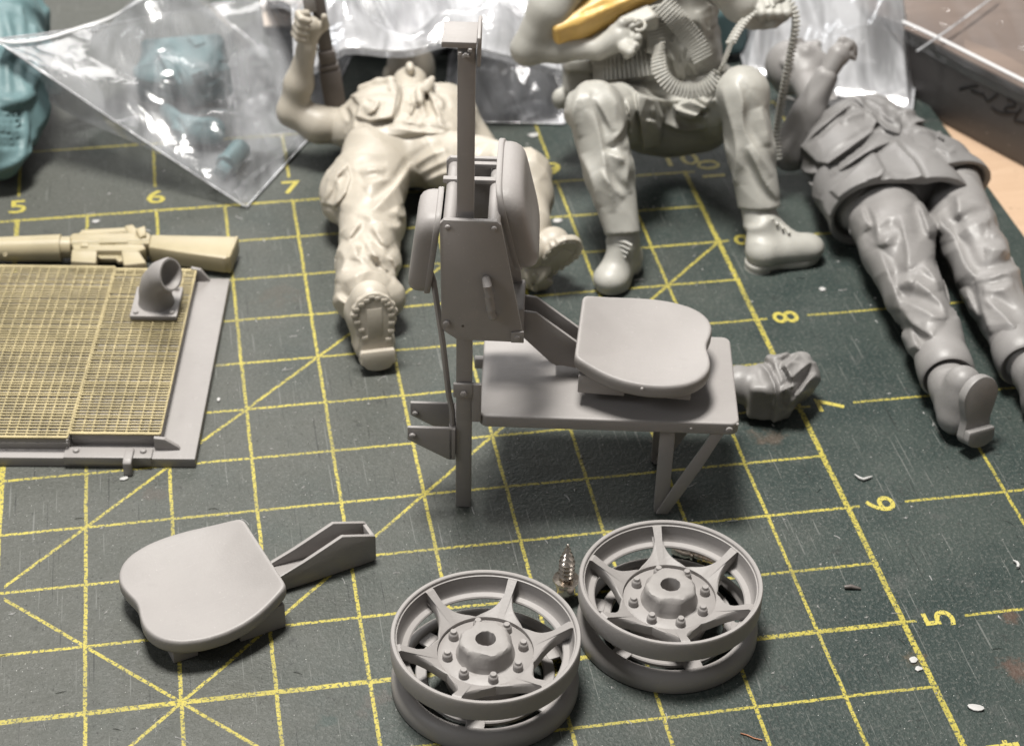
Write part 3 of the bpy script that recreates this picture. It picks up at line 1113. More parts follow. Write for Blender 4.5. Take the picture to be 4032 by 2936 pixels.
# ================================================================ the two dish wheels
def make_wheel(name, loc, rz, label):
    w = empty(name, loc, rz, label, 'wheel', 'dish wheels lying on the mat')
    R0 = 0.502
    MB().lathe([(R0, 0.248), (R0, 0.362), (R0 - 0.005, 0.37), (0.482, 0.37), (0.477, 0.366), (0.474, 0.352), (0.468, 0.350), (0.462, 0.30), (0.455, 0.268), (0.444, 0.255), (0.415, 0.250), (0.409, 0.243), (0.412, 0.234), (0.455, 0.232), (0.494, 0.240)], 96, None, True).build('outer_rim', GREY, w, 0, 32)
    MB().lathe([(0.498, 0.004), (0.502, 0.010), (0.502, 0.050), (0.498, 0.073), (0.486, 0.096), (0.468, 0.111), (0.448, 0.117), (0.430, 0.114), (0.420, 0.104), (0.419, 0.092), (0.440, 0.088), (0.462, 0.07), (0.470, 0.05), (0.470, 0.004)], 96, None, True).build('inner_rim', GREY, w, 0, 45)
    MB().lathe([(0.372, 0.07), (0.372, 0.088), (0.366, 0.094), (0.318, 0.094), (0.312, 0.088), (0.312, 0.07)], 96, None, True).build('slot_ring', GREY, w, 0, 40)
    for k in range(6):
        a = math.radians(60 * k + 11)
        q = MB()
        q.box((0.35, -0.05, 0.080), (0.43, 0.05, 0.098))
        bmesh.ops.rotate(q.b, verts=q.b.verts, matrix=Matrix.Rotation(a, 3, 'Z'))
        q.build('web', GREY, w, 0.006)
    # dished star with six tapering spokes
    b = bmesh.new()
    half = math.radians(30)
    pol = []
    for k in range(6):
        th = math.radians(60 * k)
        side = []
        N_ = 18
        for i in range(N_ + 1):
            f = i / N_
            r = 0.476 - (0.476 - 0.268) * f
            hw = 0.012 + 0.020 * f + 0.048 * f ** 2.6 + 0.065 * f ** 7 + 0.014 * max(0, 1 - f / 0.12) ** 2
            ang = min(math.asin(min(0.99, hw / r)), half)
            side.append((r, ang))
        for r, a in side[::-1]:
            pol.append((r, th - a))
        for r, a in side:
            pol.append((r, th + a))
    m = len(pol)

    def zt(r):
        return 0.243 + 0.108 * max(0, (r - 0.255) / 0.22) ** 1.25

    fr_ = [1.0, 0.985, 0.93]
    top = []
    for f, dz in ((1.0, -0.012), (0.985, 0.0), (0.955, 0.003)):
        top.append([b.verts.new((f * r * math.cos(a) if f < 1 or True else 0, f * r * math.sin(a), zt(r) + dz)) for r, a in pol])
    bot = [b.verts.new((r * math.cos(a), r * math.sin(a), zt(r) - 0.055 * (1 if r < 0.4 else 1.1))) for r, a in pol]
    inn = [b.verts.new((0.256 * math.cos(a), 0.256 * math.sin(a), 0.247)) for r, a in pol]
    inb = [b.verts.new((0.256 * math.cos(a), 0.256 * math.sin(a), 0.19)) for r, a in pol]
    for A, B in ((bot, top[0]), (top[0], top[1]), (top[1], top[2]), (top[2], inn), (inn, inb), (inb, bot)):
        for k in range(m):
            b.faces.new((A[k], A[(k + 1) % m], B[(k + 1) % m], B[k]))
    q = MB()
    q.b.free()
    q.b = b
    q.build('spokes', GREY, w, 0, 40)
    disc = MB().lathe([(0.20, 0.0), (0.258, 0.19), (0.258, 0.222), (0.25, 0.228), (0.15, 0.226), (0.0, 0.226)], 72).build('disc', GREY, w, 0, 40)
    for k in range(8):
        a = math.radians(45 * k + (22.5 if rz > 0.1 else 0))
        MB().lathe([(0.028, 0.226), (0.027, 0.252), (0.024, 0.262), (0.019, 0.266), (0.018, 0.274), (0.016, 0.280), (0, 0.280)], 14, Matrix.Translation((0.205 * math.cos(a), 0.205 * math.sin(a), 0))).build('lug', GREY, disc, 0, 40)
    # hub with a rough sawn top and a bore
    b = bmesh.new()
    n = 40
    rg = random.Random(7 if rz > 0.1 else 3)
    ph = rg.uniform(0, 6)
    rings = []
    for r, z, e in ((0.158, 0.226, 0), (0.152, 0.255, 0), (0.148, 0.308, 0.3), (0.146, 0.322, 1.0), (0.138, 0.334, 1.0), (0.125, 0.338, 0.8), (0.085, 0.338, 0.2), (0.056, 0.336, 0.15), (0.053, 0.33, 0.0), (0.05, 0.18, 0), (0, 0.18, 0)):
        if r == 0:
            rings.append([b.verts.new((0, 0, z))])
            continue
        rr = []
        for k in range(n):
            a = 2 * math.pi * k / n
            nick = e * (0.014 * (1 if math.sin(3 * a + ph) > 0.35 else 0) + 0.004 * math.sin(9 * a + ph)) + (r * (1 - math.cos(math.pi / 8) / math.cos(((a + ph) % (math.pi / 4)) - math.pi / 8)) * 0.8 if r > 0.1 and z > 0.24 else 0)
            rr.append(b.verts.new(((r - nick) * math.cos(a), (r - nick) * math.sin(a), z + (rg.uniform(-0.002, 0.002) if 0.05 < r < 0.14 else 0))))
        rings.append(rr)
    for A, B in zip(rings, rings[1:]):
        for k in range(n):
            k2 = (k + 1) % n
            if len(B) == 1:
                b.faces.new((A[k], A[k2], B[0]))
            else:
                b.faces.new((A[k], A[k2], B[k2], B[k]))
    q = MB()
    q.b.free()
    q.b = b
    q.build('hub', GREYD, w, 0, 38)
    return w


wl = gz(1076, 1402.6, 0.37)
wr = gz(1486, 1283, 0.37)
make_wheel('dish_wheel', (wl[0], wl[1], 0), math.radians(2), 'six-spoke grey wheel at the bottom edge, nearer the loose seat')
make_wheel('dish_wheel', (wr[0], wr[1], 0), math.radians(26), 'six-spoke grey wheel below the table leg, right of the standing screw')


# ================================================================ screws
def screw_profile(L, washer):
    P = [(0.0, L)]
    z = L
    k = 0
    while z > 0.16:
        f = min(1.0, (L - z) / 0.14 + 0.22)
        P += [(0.030 * f, z - 0.004), (0.046 * f, z - 0.014), (0.030 * f, z - 0.024)]
        z -= 0.03
    P += [(0.034, 0.15), (washer, 0.145), (washer, 0.132), (0.042, 0.125), (0.055, 0.10), (0.055, 0.04), (0.045, 0.01), (0.0, 0.0)]
    return P[::-1]


p = gz(1252, 1322, 0)
sc1 = empty('screw', tuple(p), 0, 'small shiny pointed screw standing upright between the two wheels', 'screw', 'loose screws')
MB().lathe([q for q in screw_profile(0.40, 0.02)], 24).build('shank', STEEL, sc1, 0, 40)
MB().lathe([(0.028, 0.128), (0.074, 0.132), (0.076, 0.138), (0.074, 0.144), (0.028, 0.148)], 32, None, True).build('washer', STEEL, sc1, 0, 40)
p = gz(1560, 1232, 0.05)
sc2 = empty('screw', (p[0], p[1], 0.05), math.radians(-38), 'small shiny screw lying flat, seen through the right wheel', 'screw', 'loose screws')
MB().lathe(screw_profile(0.40, 0.05), 24, Matrix.Translation((-0.2, 0, 0)) @ Matrix.Rotation(math.radians(90), 4, 'Y')).build('shank', STEEL, sc2, 0, 40)

# ================================================================ the radiator with brass mesh
RA = math.radians(-9.3)
rd = empty('radiator', (6.158, 6.958, 0), RA, 'grey resin radiator panel covered with fine brass mesh', 'model part')
MB().box((-2.4, 0.0, 0.0), (0.0, 1.985, 0.068)).build('flange', GREY, rd, 0.006)
MB().box((-0.765, 0.135, 0.066), (-0.225, 1.94, 0.112)).build('core', GREYD, rd, 0.004)
MB().box((-2.35, 0.085, 0.066), (-0.772, 1.955, 0.116)).build('core', GREYD, rd, 0.004)


def mesh_panel(name, u0, u1, v0, v1, z):
    jr = random.Random(int(abs(u0) * 100))
    q = MB()
    n = int((v1 - v0) / 0.0292)
    for i in range(n + 1):
        v = v0 + (v1 - v0) * i / n
        hw = (0.0048 if 0 < i < n else 0.010) * jr.uniform(0.85, 1.2)
        v += jr.uniform(-0.0022, 0.0022) if 0 < i < n else 0
        zj = jr.uniform(-0.0012, 0.0025)
        nb_ = 6
        for b2 in range(nb_):                              # short lengths, so that the strip is not dead straight
            ua, ub = u0 + (u1 - u0) * b2 / nb_, u0 + (u1 - u0) * (b2 + 1) / nb_
            dv = jr.uniform(-0.0012, 0.0012)
            q.box((ua - 0.001, v + dv - hw, z + 0.004 + zj), (ub + 0.001, v + dv + hw, z + 0.013 + zj + jr.uniform(0, 0.0008)))
    n = int((u1 - u0) / 0.0615)
    for i in range(n + 1):
        u = u0 + (u1 - u0) * i / n
        hw = 0.0046 if 0 < i < n else 0.006
        jx = 0 if i in (0, n) else 0.005 * math.sin(i * 2.4)
        q.box((u - hw + jx, v0 - 0.004, z), (u + hw + jx, v1 + 0.004, z + 0.0105))
    o = q.build(name, BRASS, rd)
    o['kind'] = 'stuff'
    return o


mesh_panel('brass_mesh', -0.77, -0.222, 0.130, 1.945, 0.150)
mesh_panel('brass_mesh', -2.35, -0.778, 0.078, 1.962, 0.156)
MB().box((-2.3, 0.09, 0.11), (-0.79, 0.10, 0.155)).build('mesh_rail', GREYD, rd)
MB().box((-0.232, 0.14, 0.06), (-0.222, 1.93, 0.150)).build('mesh_rail', GREYD, rd)
MB().box((-0.76, 0.132, 0.11), (-0.235, 0.142, 0.150)).build('mesh_rail', GREYD, rd)
clamp = MB().box((-0.795, -0.012, 0.066), (-0.262, 0.085, 0.085)).build('clamp_plate', GREY, rd, 0.004)
MB().box((-0.795, -0.014, 0.028), (-0.265, 0.012, 0.084)).build('clamp_lip', GREY, clamp, 0.004)
for u in (-0.725, -0.318):
    dome(MB(), (u, 0.045, 0.085), 0.021, 0.018).build('bolt', GREY, clamp)
MB().prism([(-0.055, 0.07), (0.0, 0.07), (0.03, 0.062), (0.03, -0.03), (0.0, -0.045), (-0.055, -0.045)][::-1] and
           [(0.06, 0.083), (0.06, 0.105), (-0.055, 0.11), (-0.085, 0.095), (-0.09, 0.0), (-0.06, 0.0), (-0.055, 0.075)], F_vz, -0.425, -0.372).build('latch_hook', GREY, clamp, 0.008)
MB().prism([(-0.255, 0.068), (-0.10, 0.068), (-0.11, 0.088), (-0.19, 0.15), (-0.255, 0.158)], F_up, 0.085, 0.112).build('gusset', GREY, rd, 0.004)
MB().prism([(-0.255, 0.068), (-0.13, 0.068), (-0.19, 0.16), (-0.255, 0.175)], F_up, 1.945, 1.97).build('gusset', GREY, rd, 0.004)
rg = random.Random(2)
for v in (0.33, 0.62, 1.75):
    dome(MB(), (-0.07, v, 0.067), 0.02, 0.003).build('mould_mark', GREY, rd)

# elbow pipe standing on the mesh
pc = gz(347, 668, 0.2)
el = empty('pipe_elbow', (pc[0], pc[1], 0.1705), RA, 'grey elbow pipe stub on a square bolted flange, standing on the brass mesh', 'model part')
fl = MB().box((-0.155, -0.175, 0.0), (0.155, 0.175, 0.034)).build('flange', GREY, el, 0.006)
for u in (-0.118, 0.118):
    for v in (-0.14, 0.14):
        dome(MB(), (u, v, 0.034), 0.018, 0.018).build('bolt', GREY, fl)
b = bmesh.new()
path = [Vector((0, -0.01, 0.03)), Vector((0, -0.01, 0.075)), Vector((0.0, -0.012, 0.13)), Vector((0.018, -0.02, 0.19)), Vector((0.055, -0.035, 0.245)), Vector((0.105, -0.055, 0.28)), Vector((0.125, -0.062, 0.288))]
dirs = [Vector((0, 0, 1)), Vector((0, 0, 1)), Vector((0.1, -0.04, 1)), Vector((0.45, -0.18, 0.85)), Vector((0.72, -0.34, 0.55)), Vector((0.80, -0.42, 0.30)), Vector((0.80, -0.42, 0.30))]


def ring(p, d, r, rz_=1.0):
    d = d.normalized()
    a = d.cross(Vector((0.45, 0.9, 0))).normalized()
    c = a.cross(d)
    return [b.verts.new(p + a * (r * rz_ * math.cos(2 * math.pi * k / 28)) + c * (r * math.sin(2 * math.pi * k / 28))) for k in range(28)]


RR = [0.122, 0.112, 0.108, 0.108, 0.112, 0.116, 0.110]
rings = [ring(p_, d_, r_) for p_, d_, r_ in zip(path, dirs, RR)]
inner = [ring(path[-1], dirs[-1], 0.096), ring(path[-1] - dirs[-1].normalized() * 0.03, dirs[-1], 0.084), ring(path[-1] - dirs[-1].normalized() * 0.075, dirs[-1], 0.06), ring(path[-1] - dirs[-1].normalized() * 0.09, dirs[-1], 0.03)]
for A, B in zip(rings + inner, (rings + inner)[1:]):
    for k in range(28):
        b.faces.new((A[k], A[(k + 1) % 28], B[(k + 1) % 28], B[k]))
b.faces.new((rings + inner)[-1])
q = MB()
q.b.free()
q.b = b
q.build('pipe', GREYD, el, 0, 50)

# ================================================================ the tan rifle, lying on its side
c0 = gz(330, 555, 0.08)
rf = empty('toy_rifle', (c0[0], c0[1], 0), 0, 'tan resin model rifle lying on its side behind the radiator', 'model rifle')


def rpart(name, px, z0, z1, parent=rf, bev=0.012, zc=0.11):
    P = [gz(x, y, zc)[:2] - c0[:2] for x, y in px]
    return MB().prism([tuple(p_) for p_ in P], F_flat, z0, z1).build(name, TAN, parent, bev, 40)


rpart('stock', [(335, 533), (528, 537), (508, 583), (498, 586), (412, 574), (330, 561)], 0.035, 0.165, bev=0.02)
rpart('butt_plate', [(521, 537), (530, 538), (511, 584), (502, 585)], 0.03, 0.170)
rpart('upper_receiver', [(155, 536), (163, 529), (328, 526), (335, 532), (333, 552), (157, 553)], 0.04, 0.160)
rpart('lower_receiver', [(160, 551), (318, 551), (325, 562), (300, 570), (270, 566), (215, 566), (165, 567)], 0.045, 0.155)
rpart('magazine', [(160, 562), (217, 562), (214, 592), (158, 589)], 0.05, 0.150)
rpart('pistol_grip', [(268, 558), (302, 556), (326, 592), (275, 597)], 0.05, 0.150)
rpart('trigger_guard', [(214, 566), (268, 566), (274, 579), (262, 580), (256, 573), (222, 573)], 0.085, 0.115, bev=0.004)
rpart('carry_handle', [(166, 530), (182, 512), (276, 507), (292, 505), (312, 527), (300, 530), (284, 516), (190, 520), (178, 531)], 0.075, 0.125, bev=0.008)
rpart('rear_sight', [(276, 507), (294, 503), (318, 528), (290, 530)], 0.065, 0.135, bev=0.006)
rpart('forward_assist', [(302, 527), (324, 520), (326, 540), (312, 546)], 0.06, 0.19, bev=0.01)
rpart('ejection_cover', [(222, 543), (285, 540), (285, 551), (222, 553)], 0.15, 0.167, bev=0.003)
rpart('front_pin', [(180, 553), (196, 553), (196, 561), (180, 561)], 0.15, 0.167, bev=0.004)


def rtube(name, x0, y0, x1, y1, z, ra, rb, n=20):
    a = gz(x0, y0, z) - [c0[0], c0[1], 0]
    b_ = gz(x1, y1, z) - [c0[0], c0[1], 0]
    return MB().tube([tuple(a), tuple(a + (b_ - a) * 0.5), tuple(b_)], [ra, (ra + rb) / 2, rb], n).build(name, TAN, rf, 0, 40)


hg = rtube('handguard', 136, 549, -60, 553, 0.105, 0.096, 0.080)
rtube('slip_ring', 158, 547, 134, 548, 0.105, 0.075, 0.078)
rtube('gas_tube', 330, 533, 160, 538, 0.15, 0.018, 0.018, 10)
a = gz(12, 566, 0.17) - [c0[0], c0[1], 0]
MB().lathe([(0.014, 0), (0.014, 0.02), (0.009, 0.022), (0.008, 0.012), (0, 0.012)], 14, Matrix.Translation(tuple(a)) @ Matrix.Rotation(math.radians(35), 4, 'X')).build('vent_boss', TAN, hg)

# ================================================================ cast figures (each part its own surface)
def G(x, y, z):
    return gz(x, y, z)


def sole_mesh(parent, heel, toe, nrm, width, mat, lugs=True, thick=0.05):
    """boot sole: outline from heel to toe, facing nrm, with a separate heel block and bumpy edge"""
    heel, toe, nrm = np.asarray(heel, float), np.asarray(toe, float), np.asarray(nrm, float)
    ax = toe - heel
    L = np.linalg.norm(ax)
    ax /= L
    nrm = nrm - ax * (nrm @ ax)
    nrm /= np.linalg.norm(nrm)
    sd = np.cross(nrm, ax)

    def wid(s):
        return 0.5 * width * np.interp(s, [0, 0.15, 0.38, 0.55, 0.72, 1.0], [0.76, 0.80, 0.70, 0.88, 1.0, 0.96])

    P = []
    n = 30
    for sgn in (1, -1):
        for i in range(n):
            s = 0.5 - 0.5 * math.cos(math.pi * i / (n - 1))
            s = s if sgn > 0 else 1 - s
            e = 1.0
            if s < 0.14:
                e = math.sqrt(max(0.0, 1 - ((0.14 - s) / 0.14) ** 2))
            if s > 0.70:
                e = math.sqrt(max(0.0, 1 - ((s - 0.70) / 0.30) ** 2))
            w = wid(s) * e + (0.010 * math.sin(s * 70) * e if lugs else 0)
            P.append((s * L, sgn * max(w, 0.003)))

    def f(a, b, t):
        return Vector(tuple(heel + ax * a + sd * b + nrm * t - oc))

    oc = np.array(parent['_o'])
    o = MB().prism(P, f, -thick, 0.0).build('sole', mat, parent, 0.008, 40)
    if lugs:                                               # moulded tread round the forefoot
        tr = MB()
        for i, (a, b) in enumerate(P[1::2]):
            if a > 0.36 * L and abs(b) > 0.02:
                ci, cj = a - 0.03 * math.copysign(1, a - 0.72 * L) * max(0, (a - 0.72 * L) / (0.28 * L)), b - math.copysign(0.030, b)
                tr.prism([(ci - 0.015, cj - 0.02), (ci + 0.015, cj - 0.02), (ci + 0.015, cj + 0.02), (ci - 0.015, cj + 0.02)], f, -0.006, 0.007)
        tr.prism([(0.42 * L, -0.045), (0.80 * L, -0.05), (0.80 * L, 0.05), (0.42 * L, 0.045)], f, -0.006, 0.006)
        tr.build('tread', mat, parent, 0.004, 40)
    H_ = [(a, b * 0.98) for a, b in P if a < 0.30 * L]
    lo = [q for q in H_ if q[1] > 0]
    hi = [q for q in H_ if q[1] <= 0]
    MB().prism(lo + hi, f, -0.005, 0.045).build('heel', mat, parent, 0.008, 40)
    return o


def root(name, x, y, label, cat, group=None):
    p = gz(x, y, 0)
    o = empty(name, tuple(p), 0, label, cat, group)
    return o, np.array([p[0], p[1], 0.0])


def sm(s, name, mat, r, oc):
    o = s.mesh(name, mat, r, oc)
    o['_o'] = list(oc)
    return o


# ---------------------------------------------------------------- beige soldier on his back
bz, bo = root('beige_soldier', 860, 420, 'beige resin soldier figurine lying on its back behind the post, forearm raised', 'figurine', 'unpainted soldier figurines')
pel = G(885, 325, 0.36)
s = Sdf((6.9, 7.6, -0.02), (9.3, 11.0, 0.95), 0.0102)
aL = [G(835, 350, 0.35), G(814, 412, 0.33), G(825, 490, 0.30), G(812, 580, 0.26), G(810, 655, 0.25)]
rL = [0.26, 0.27, 0.225, 0.205, 0.20]
for i in range(4):
    s.cap(aL[i], aL[i + 1], rL[i], rL[i + 1], 0.05, fold=(0.008, 15 + 3 * i, 2, 0.7 + i))
bk = [G(965, 352, 0.37), G(1060, 368, 0.42), G(1160, 392, 0.50)]
s.cap(bk[0], bk[1], 0.225, 0.215, 0.07, fold=(0.007, 12, 2, 1.3))
s.cap(bk[1], bk[2], 0.215, 0.20, 0.05, fold=(0.007, 12, 2, 2.3))
s.cap(bk[2], G(1175, 590, 0.16), 0.195, 0.165, 0.05, fold=(0.02, 14, 2, 3.3))
s.cap(G(840, 340, 0.36), G(972, 340, 0.36), 0.24, 0.23, 0.08)
s.cap(G(848, 315, 0.36), G(968, 315, 0.36), 0.225, 0.225, 0.06)
s.ell(G(742, 440, 0.28), (0.11, 0.24, 0.15), None, 0.07)           # thigh pocket
s.cap(G(800, 655, 0.22), G(850, 660, 0.22), 0.17, 0.15, 0.05)
s.wrinkle(0.005, 26, 3)
CB = (1200, 500, 1.6517)
s.pleats(CB, [(-1, (700, 230), (640, 330), (560, 430), (430, 550), (385, 595)), (1, (350, 560), (450, 590), (560, 660), (645, 640)), (-1, (440, 640), (500, 740), (545, 785)),
              (-1, (270, 735), (330, 655), (362, 610)), (-1.2, (400, 755), (480, 860), (525, 920), (605, 965)),
              (1, (345, 865), (420, 820), (485, 850)), (-1, (230, 790), (262, 850), (242, 930), (200, 1010)), (1, (255, 1015), (330, 960), (420, 930), (485, 945), (555, 1005)),
              (1.3, (195, 1090), (260, 1150), (330, 1150)), (-1, (130, 480), (170, 410), (195, 330), (270, 240)), (-1, (215, 330), (225, 400), (205, 480), (190, 540)),
              (1, (720, 255), (800, 190), (905, 150)), (1, (740, 315), (820, 270), (960, 200)), (1, (780, 360), (880, 310), (965, 285)), (1, (1130, 280), (1190, 190), (1255, 150)), (1, (1140, 310), (1200, 260), (1255, 230)),
              (1, (380, 400), (470, 350), (560, 345)), (1, (360, 300), (430, 265), (520, 290)),
              (1, (590, 520), (620, 580), (650, 590)), (-1, (540, 830), (590, 880), (610, 940)), (1, (300, 760), (340, 800), (330, 870))], 18, 0.030)
s.patch([((1200 + x / 1.6517) * 0.5625, (500 + y / 1.6517) * 0.5625) for x, y in ((150, 330), (190, 280), (275, 240), (300, 330), (270, 430), (200, 520), (110, 500))], 0.025)
sm(s, 'trousers', BEIGE, bz, bo)
# vest and shirt
s = Sdf((7.0, 9.5, 0.02), (9.0, 11.5, 1.0), 0.0102)
ch = [G(900, 275, 0.42), G(905, 225, 0.46), G(905, 195, 0.44)]
s.cap(G(850, 330, 0.39), G(965, 330, 0.39), 0.255, 0.255, 0.06)
s.cap(G(848, 302, 0.39), G(968, 302, 0.39), 0.260, 0.260, 0.06)
s.cap(G(846, 270, 0.40), G(975, 268, 0.40), 0.262, 0.262, 0.08)
s.cap(G(838, 247, 0.38), G(985, 245, 0.38), 0.215, 0.215, 0.07)
s.cap(G(800, 262, 0.36), G(768, 285, 0.32), 0.165, 0.15, 0.06)
s.cap(G(1010, 262, 0.36), G(1060, 320, 0.22), 0.17, 0.13, 0.06)
s.wrinkle(0.007, 34, 8)
sp_a = G(905, 190, 0.45)
sp_b = G(905, 300, 0.45)
s.cut(G(905, 285, 0.64), (sp_b - sp_a) + np.array([0.06, 0, 0]))
# open front panels and ruffled collar
CV = (1050, 0, 2.1733)
tv = lambda L: [((1050 + x / 2.1733) * 0.5625, y / 2.1733 * 0.5625) for x, y in L]
s.patch(tv([(720, 820), (870, 760), (1110, 700), (1125, 760), (1085, 1010), (880, 1040), (760, 1000), (790, 900)]), 0.035)
s.chain([G(800, 196, 0.58), G(838, 184, 0.63), G(866, 181, 0.66), G(868, 200, 0.70)], [0.03, 0.035, 0.035, 0.02], 0.03)
s.chain([G(957, 175, 0.72), G(948, 190, 0.71), G(930, 205, 0.70), G(925, 225, 0.70)], [0.025, 0.04, 0.035, 0.02], 0.03)
s.pleats(CV, [(1, (1130, 720), (1140, 840), (1090, 1010)), (-1, (880, 1040), (960, 1015), (1080, 1000)), (1, (1290, 780), (1350, 830), (1330, 930), (1380, 1000)), (-1, (1350, 760), (1420, 850), (1450, 950), (1520, 1060)),
              (1, (1180, 1000), (1200, 1060), (1250, 1030), (1290, 1080), (1330, 1030)), (1, (1400, 800), (1500, 860), (1510, 940)), (1, (1040, 1090), (1200, 1110), (1400, 1140), (1610, 1155)),
              (-1, (700, 900), (760, 1010), (720, 1150)), (1, (820, 900), (900, 930), (960, 900)), (-1, (850, 980), (930, 940), (960, 860)), (1, (1200, 850), (1260, 900), (1230, 980)), (1, (1450, 1000), (1500, 1080), (1560, 1120))], 11, 0.03)
sm(s, 'vest', BEIGE, bz, bo)
# neck and head, half under the bag
s = Sdf((7.3, 10.4, 0.05), (8.7, 12.2, 1.0), 0.0102)
s.cap(G(905, 225, 0.46), G(908, 185, 0.46), 0.15, 0.14, 0.05)
s.ell(G(910, 150, 0.42), (0.19, 0.25, 0.23), None, 0.05)
s.ell(G(908, 172, 0.55), (0.11, 0.07, 0.07), None, 0.06)
s.ell(G(858, 172, 0.40), (0.04, 0.09, 0.09), None, 0.03)
s.cap(G(872, 205, 0.42), G(862, 185, 0.50), 0.06, 0.03, 0.03)
s.ell(G(908, 150, 0.66), (0.035, 0.06, 0.04), None, 0.04)
sm(s, 'head', BEIGE, bz, bo)
# raised arm with a fist
s = Sdf((6.6, 9.8, 0.0), (7.9, 11.3, 1.75), 0.0135)
el_ = G(648, 247, 0.42)
s.cap(G(775, 282, 0.30), G(705, 276, 0.34), 0.145, 0.135, 0.05)
s.cap(G(705, 276, 0.34), el_, 0.135, 0.115, 0.05)
wr_ = el_ + np.array([0.10, 0.06, 0.62])
wr_ = gplane(679, 108, el_, (0, 1, 0))
s.cap(el_, el_ + 0.45 * (wr_ - el_), 0.112, 0.105, 0.05)
s.cap(el_ + 0.45 * (wr_ - el_), wr_, 0.105, 0.068, 0.05)
hd = gplane(688, 60, el_, (0, 1, 0))
s.cap(wr_, hd, 0.066, 0.085, 0.04, flat=((0.3, 1, 0.0), 0.75))
hu = (hd - wr_) / np.linalg.norm(hd - wr_)
sdx = np.array([1.0, 0, 0]) - hu * hu[0]
sdx /= np.linalg.norm(sdx)
fw = np.cross(sdx, hu)
if fw[1] > 0:
    fw = -fw
for k in range(4):                                   # four fingers curling to the left around the grip
    b0 = hd + hu * (-0.055 + 0.052 * k) - sdx * 0.045
    b1 = b0 - sdx * 0.065 + fw * 0.03
    b2 = b1 + fw * 0.075 + sdx * 0.015
    b3 = b2 + sdx * 0.06 + fw * 0.01
    s.chain([b0, b1, b2, b3], [0.030, 0.030, 0.027, 0.024], 0.0102)
t0 = hd + sdx * 0.055 - hu * 0.03
s.chain([t0, t0 + sdx * 0.045 + hu * 0.07 + fw * 0.03, t0 + sdx * 0.02 + hu * 0.15 + fw * 0.055], [0.036, 0.032, 0.026], 0.015)
sm(s, 'arm', BEIGE, bz, bo)
# boots
ht, hh = G(838, 815, 0.03), G(822, 655, 0.0)
toe = gplane(826, 650, ht + np.array([0, 0.10, 0]), (0, 1, 0))
s = Sdf((7.0, 7.4, -0.01), (7.9, 9.0, 1.0), 0.0145)
nrm = np.array([0.02, -0.97, 0.22])
bk_ = -nrm
s.cap(ht + bk_ * 0.165 + [0, 0, 0.11], toe + bk_ * 0.16 - [0, 0, 0.13], 0.115, 0.125, 0.05)
s.cap(ht + bk_ * 0.18 + [0, 0, 0.12], G(812, 690, 0.26), 0.13, 0.155, 0.06, fold=(0.012, 24, 1, 1.0))
s.cap(toe + bk_ * 0.16 - [0, 0, 0.12], G(812, 690, 0.30), 0.11, 0.13, 0.07)
bt = sm(s, 'boot', BEIGE, bz, bo)
sole_mesh(bt, ht, toe, nrm, 0.30, BEIGE)
h2, t2 = G(1172, 632, 0.05), G(1282, 533, 0.42)
s = Sdf((8.2, 8.1, -0.01), (9.3, 9.6, 0.9), 0.0145)
n2 = np.array([0.42, -0.85, 0.10])
s.cap(h2 - n2 * 0.17 + [0.03, 0, 0.05], t2 - n2 * 0.16 - 0.12 * (t2 - h2) / np.linalg.norm(t2 - h2), 0.12, 0.12, 0.05)
s.cap(h2 - n2 * 0.18 + [0, 0, 0.06], G(1170, 560, 0.30), 0.12, 0.13, 0.06, fold=(0.012, 24, 1, 2.0))
bt = sm(s, 'boot', BEIGE, bz, bo)
sole_mesh(bt, h2, t2, n2, 0.28, BEIGE)

# dark post held in the fist
d0, d1 = G(742, 232, 0.42), gplane(700, -20, el_ + np.array([0, 0.12, 0]), (0, 1, 0))
dp = empty('rifle_barrel_piece', tuple(d0), 0, 'dark brown-grey resin bar leaning on the raised beige arm', 'model part')
ax = Vector(tuple(d1 - d0))
L = ax.length
q = Vector((0, 0, 1)).rotation_difference(ax.normalized()).to_matrix().to_4x4()
for nm, a, b_, hw, hv in (('lower_sleeve', 0.0, 0.33, 0.082, 0.07), ('collar', 0.33, 0.38, 0.076, 0.066), ('middle_sleeve', 0.38, 0.50, 0.066, 0.06), ('bar', 0.50, 1.05, 0.052, 0.05)):
    m_ = MB().box((-hw, -hv, a * L), (hw, hv, b_ * L))
    bmesh.ops.transform(m_.b, matrix=q, verts=m_.b.verts)
    m_.build(nm, BROWN, dp, 0.016)
gb = MB().box((-0.11, -0.09, 0.86 * L), (-0.02, 0.03, 1.02 * L))
bmesh.ops.transform(gb.b, matrix=q, verts=gb.b.verts)
gb.build('grip_block', GREY, dp, 0.0102)

# ---------------------------------------------------------------- pale soldier sitting with knees up
pz, po = root('pale_soldier', 1480, 340, 'pale grey resin soldier figurine sitting with knees up, ammunition belts across it', 'figurine', 'unpainted soldier figurines')
kL, kR = G(1318, 244, 1.02), G(1643, 208, 1.04)
hL, hR = G(1425, 262, 0.46), G(1560, 258, 0.46)
aL_, aR_ = G(1380, 520, 0.34), G(1682, 460, 0.34)
s = Sdf((8.6, 8.3, -0.01), (11.2, 11.2, 1.45), 0.0105)
s.cap(hL, kL, 0.25, 0.195, 0.06, fold=(0.006, 12, 2, 0.3))
s.cap(hR, kR, 0.25, 0.195, 0.06, fold=(0.006, 12, 2, 1.3))
for kk, aa, r0, r1, sd in ((kL, aL_, 0.20, 0.128, 0.5), (kR, aR_, 0.185, 0.150, 2.5)):
    mid = kk + 0.5 * (aa - kk)
    s.cap(kk, mid, r0, r0 * 0.6 + r1 * 0.4, 0.05, fold=(0.005, 9, 2, sd))
    s.cap(mid, aa, r0 * 0.6 + r1 * 0.4, r1, 0.05, fold=(0.005, 11, 2, sd + 1))
s.ell(G(1490, 252, 0.46), (0.40, 0.32, 0.33), None, 0.1)
